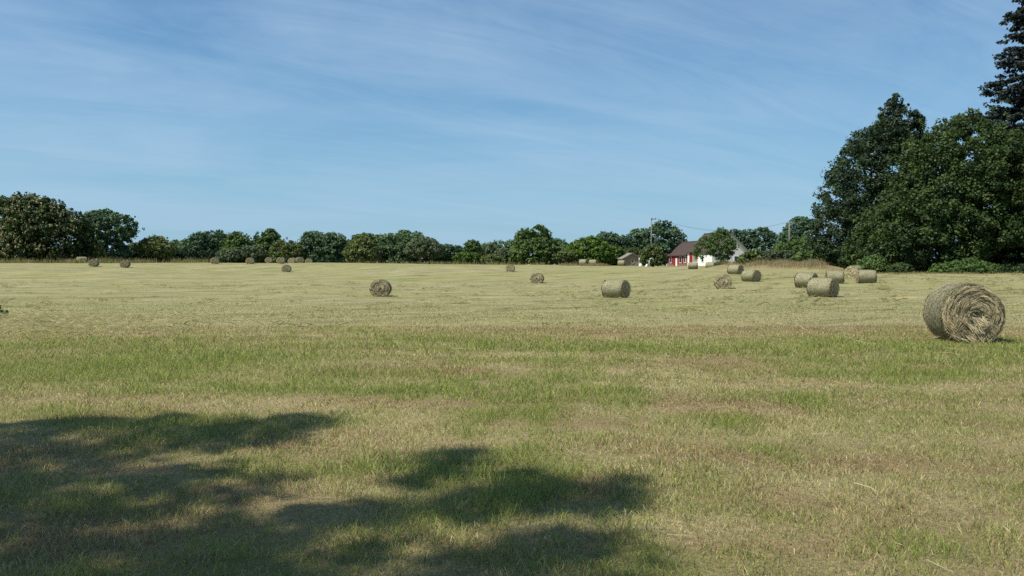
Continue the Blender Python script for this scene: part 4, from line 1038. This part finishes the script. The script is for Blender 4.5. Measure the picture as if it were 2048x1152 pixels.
# stone hut ---------------------------------------------------------------
hc = pix(1264, 528, 152)
hut = empty('stone_hut', (hc.x, 152, 1.12), R(8)); tag(hut, 'small stone hut with round window and tiled roof left of the house', 'hut')
mb = MB(); n0 = [(-1.5, -.3), (1.5, -.3), (1.5, 1.55), (0, 2.35), (-1.5, 1.55)]
k = len(mb.v); mb.v += [(a, 0, b) for a, b in n0] + [(a, 2.6, b) for a, b in n0]
mb.f += [[0, 1, 2, 3, 4], [9, 8, 7, 6, 5]] + [[i, 5 + i, 5 + (i + 1) % 5, (i + 1) % 5] for i in range(5)]
mb.build('wall', M_STONE, hut)
mb = MB()
for s_ in (-1, 1):
    for lst in [[(s_ * 1.95, 1.34), (s_ * .003, 2.39), (s_ * .003, 2.53), (s_ * 1.95, 1.48)]]:
        n = len(mb.v); mb.v += [(a, -.3, b) for a, b in lst] + [(a, 2.9, b) for a, b in lst]
        mb.f += [[n, n + 1, n + 2, n + 3], [n + 7, n + 6, n + 5, n + 4]] + [[n + i, n + 4 + i, n + 4 + (i + 1) % 4, n + (i + 1) % 4] for i in range(4)]
mb.build('roof', plain('weathered_tiles', (.2, .18, .155), .9, .35, 4, .4), hut)
mb = MB()
ring = [(.1 + .42 * math.cos(a), .95 + .42 * math.sin(a)) for a in np.linspace(0, 2 * math.pi, 16, endpoint=False)]
mb.v += [(a, -.05, b) for a, b in ring] + [(a, .0, b) for a, b in ring]; mb.f += [list(range(16))] + [[i, 16 + i, 16 + (i + 1) % 16, (i + 1) % 16] for i in range(16)]
wf = mb.build('round_window', plain('pink_stone', (.42, .33, .27), .9, .2, 5), hut)
mb = MB(); ring = [(.1 + .2 * math.cos(a), .95 + .2 * math.sin(a)) for a in np.linspace(0, 2 * math.pi, 14, endpoint=False)]
mb.v += [(a, -.06, b) for a, b in ring] + [(a, -.03, b) for a, b in ring]; mb.f += [list(range(14))] + [[i, 14 + i, 14 + (i + 1) % 14, (i + 1) % 14] for i in range(14)]
mb.build('pane', M_DARK, wf)
# white gate post with a splayed foot, small white stone, pale arch
p = pix(1279.5, 528, 149)
g0 = empty('gate_post', (p.x, 149, gz(p.x, 149))); tag(g0, 'white post with a splayed foot at the right corner of the stone hut', 'post')
mb = MB(); mb.tube([(0, 0, -.1), (0, 0, .25), (-.03, 0, 1.15), (-.05, 0, 1.5)], [.2, .17, .13, .16], 9); mb.build('shaft', plain('limewash', (.62, .60, .50), .8, .1, 3), g0, True)
mb = MB(); mb.tube([(.2, -.1, -.1), (.2, -.1, .3), (.2, -.1, .48)], [.46, .3, .1], 9); mb.build('foot', M_PAINT, g0, True)
p = pix(1293, 528, 147); mb = MB(); mb.tube([(0, 0, -.1), (.02, 0, .25), (.12, 0, .55)], [.24, .2, .08], 8)
o = mb.build('marker_stone', M_PAINT, None, True); o.location = (p.x, 138, gz(p.x, 138)); o.location.x = pix(1293, 528, 138).x
tag(o, 'small white leaning stone before the round dull bush', 'stone')
p = pix(1302, 528, 139)
mb = MB(); mb.tube([(-.3, 0, -.1), (-.3, 0, 1.1), (-.18, 0, 1.4), (.12, 0, 1.5), (.36, 0, 1.32), (.42, 0, .9)], [.11, .1, .085, .075, .065, .05], 8)
o = mb.build('garden_arch', plain('faded_green_paint', (.38, .43, .38), .6, .1, 4), None, True); o.location = (p.x, 139, gz(p.x, 139)); tag(o, 'pale green curved garden arch in front of the round dull bush', 'arch')

# utility poles and wire ---------------------------------------------------
M_POLE = plain('concrete_pole', (.19, .18, .165), .85, .2, 3, .3); M_WIRE = plain('black_cable', (.06, .06, .06), .6, .1, 3); M_IRON = plain('iron', (.09, .09, .09), .6, .2, 6)
def pole(u, vtop, y, label):
    p = pix(u, vtop, y); b = gz(p.x, y); H = p.z - b
    o = empty('utility_pole', (p.x, y, b)); tag(o, label, 'utility pole', 'utility poles by the house')
    mb = MB(); mb.tube([(0, 0, -.4), (0, 0, H * .6), (0, 0, H)], [.17, .135, .10], 9); mb.build('shaft', M_POLE, o, True)
    mb = MB(); mb.box((-.12, -.2, H - .28), (.75, -.13, H - .17)); mb.build('cross_arm', M_IRON, o)
    for dx_ in (.1, .65):
        mb = MB(); mb.tube([(dx_, -.165, H - .17), (dx_, -.165, H - .06), (dx_, -.165, H + .04)], [.05, .07, .035], 7); mb.build('insulator', M_DARK, o, True)
    return Vector((p.x + .65, y - .165, b + H))
a = pole(1303, 436, 149, 'grey utility pole rising from the round dull bush left of the house')
b = pole(1579, 440, 146, 'grey utility pole among trees right of the house')
mb = MB(); pts = [a.lerp(b, t) - Vector((0, 0, 2.1 * 4 * t * (1 - t))) for t in np.linspace(0, 1, 25)]
mb.tube(pts, .022, 5); tag(mb.build('power_line', M_WIRE), 'thin sagging power line between the two utility poles', 'power line')

# ------------------------------------------------------------------ tree behind the viewer that shades the near grass
def shade_tree():
    r = np.random.default_rng(909)
    P1 = [(-700, 900), (-300, 868), (0, 850), (180, 838), (420, 842), (640, 832), (695, 858), (650, 888), (560, 902), (420, 925), (300, 955), (150, 970), (-300, 985), (-700, 1000)]
    P2 = [(-500, 950), (60, 960), (200, 1030), (330, 985), (420, 985), (600, 985), (720, 1000), (820, 1005), (1000, 960), (1130, 950), (1250, 962), (1290, 1000), (1200, 1040), (1300, 1075), (1480, 1075), (1690, 1085), (1740, 1120), (1520, 1150), (1400, 1400), (-500, 1400)]
    P3 = [(780, 935), (850, 905), (930, 893), (970, 908), (935, 945), (850, 972), (790, 968)]
    C, RR = [], []
    k = SUN / SUN.z
    P4 = [(-300, 925), (250, 935), (560, 930), (690, 960), (640, 1010), (200, 1040), (-300, 1040)]
    for poly, dens in ((P1, 10), (P2, 12.5), (P3, 20), (P4, 4.6)):
        gp = [gpt(u, v) for u, v in poly]
        A = np.array(gp); (x0, y0), (x1, y1) = A.min(0), A.max(0)
        n = int((x1 - x0) * (y1 - y0) * dens)
        x = r.uniform(x0, x1, n); y = r.uniform(y0, y1, n)
        rad = r.uniform(.28, .5, n)
        ins, dist = inpoly(x, y, gp)
        ok = ins & (dist > rad * .6)
        hx_, hy_ = gpt(470, 1045)
        ok &= ~((x > .75))
        ok &= ~((((x - hx_) / 1.1) ** 2 + ((y - hy_) / .42) ** 2 < 1) & (r.random(n) < .7))
        spr = (x < 1.0) & (dist < .42) & (r.random(n) < .22)      # stray twigs round the rim
        rad = np.where(ok, rad, .2 * r.uniform(.6, 1.3, n)); ok = ok | spr
        x, y, rad = x[ok], y[ok], rad[ok]
        h = 10 + 8.0 * r.random(len(x)) + 1.2 * vnoise(x * .6, y * .6, 5)
        C.append(np.stack([x + k.x * h, y + k.y * h, h], 1)); RR.append(rad)
    C = np.concatenate(C); RR = np.concatenate(RR)
    b = np.array([-9.5, -1.5, 0.])
    root = empty('shade_tree', b); tag(root, 'leafy tree behind the viewer whose crown shades the near grass', 'tree')
    V, q, t = leaf_quads(C - b, RR, 46, .16, r)
    build('crown', V, [q], LM['green'], root, {'tint': t})
    trunk_mesh((0, 0, -.2), (1.2, 1.8, 9), .34, C - b, r, 'trunk', BARK, root, 26)
    print('shade clumps', len(C), C.min(0), C.max(0))
shade_tree()
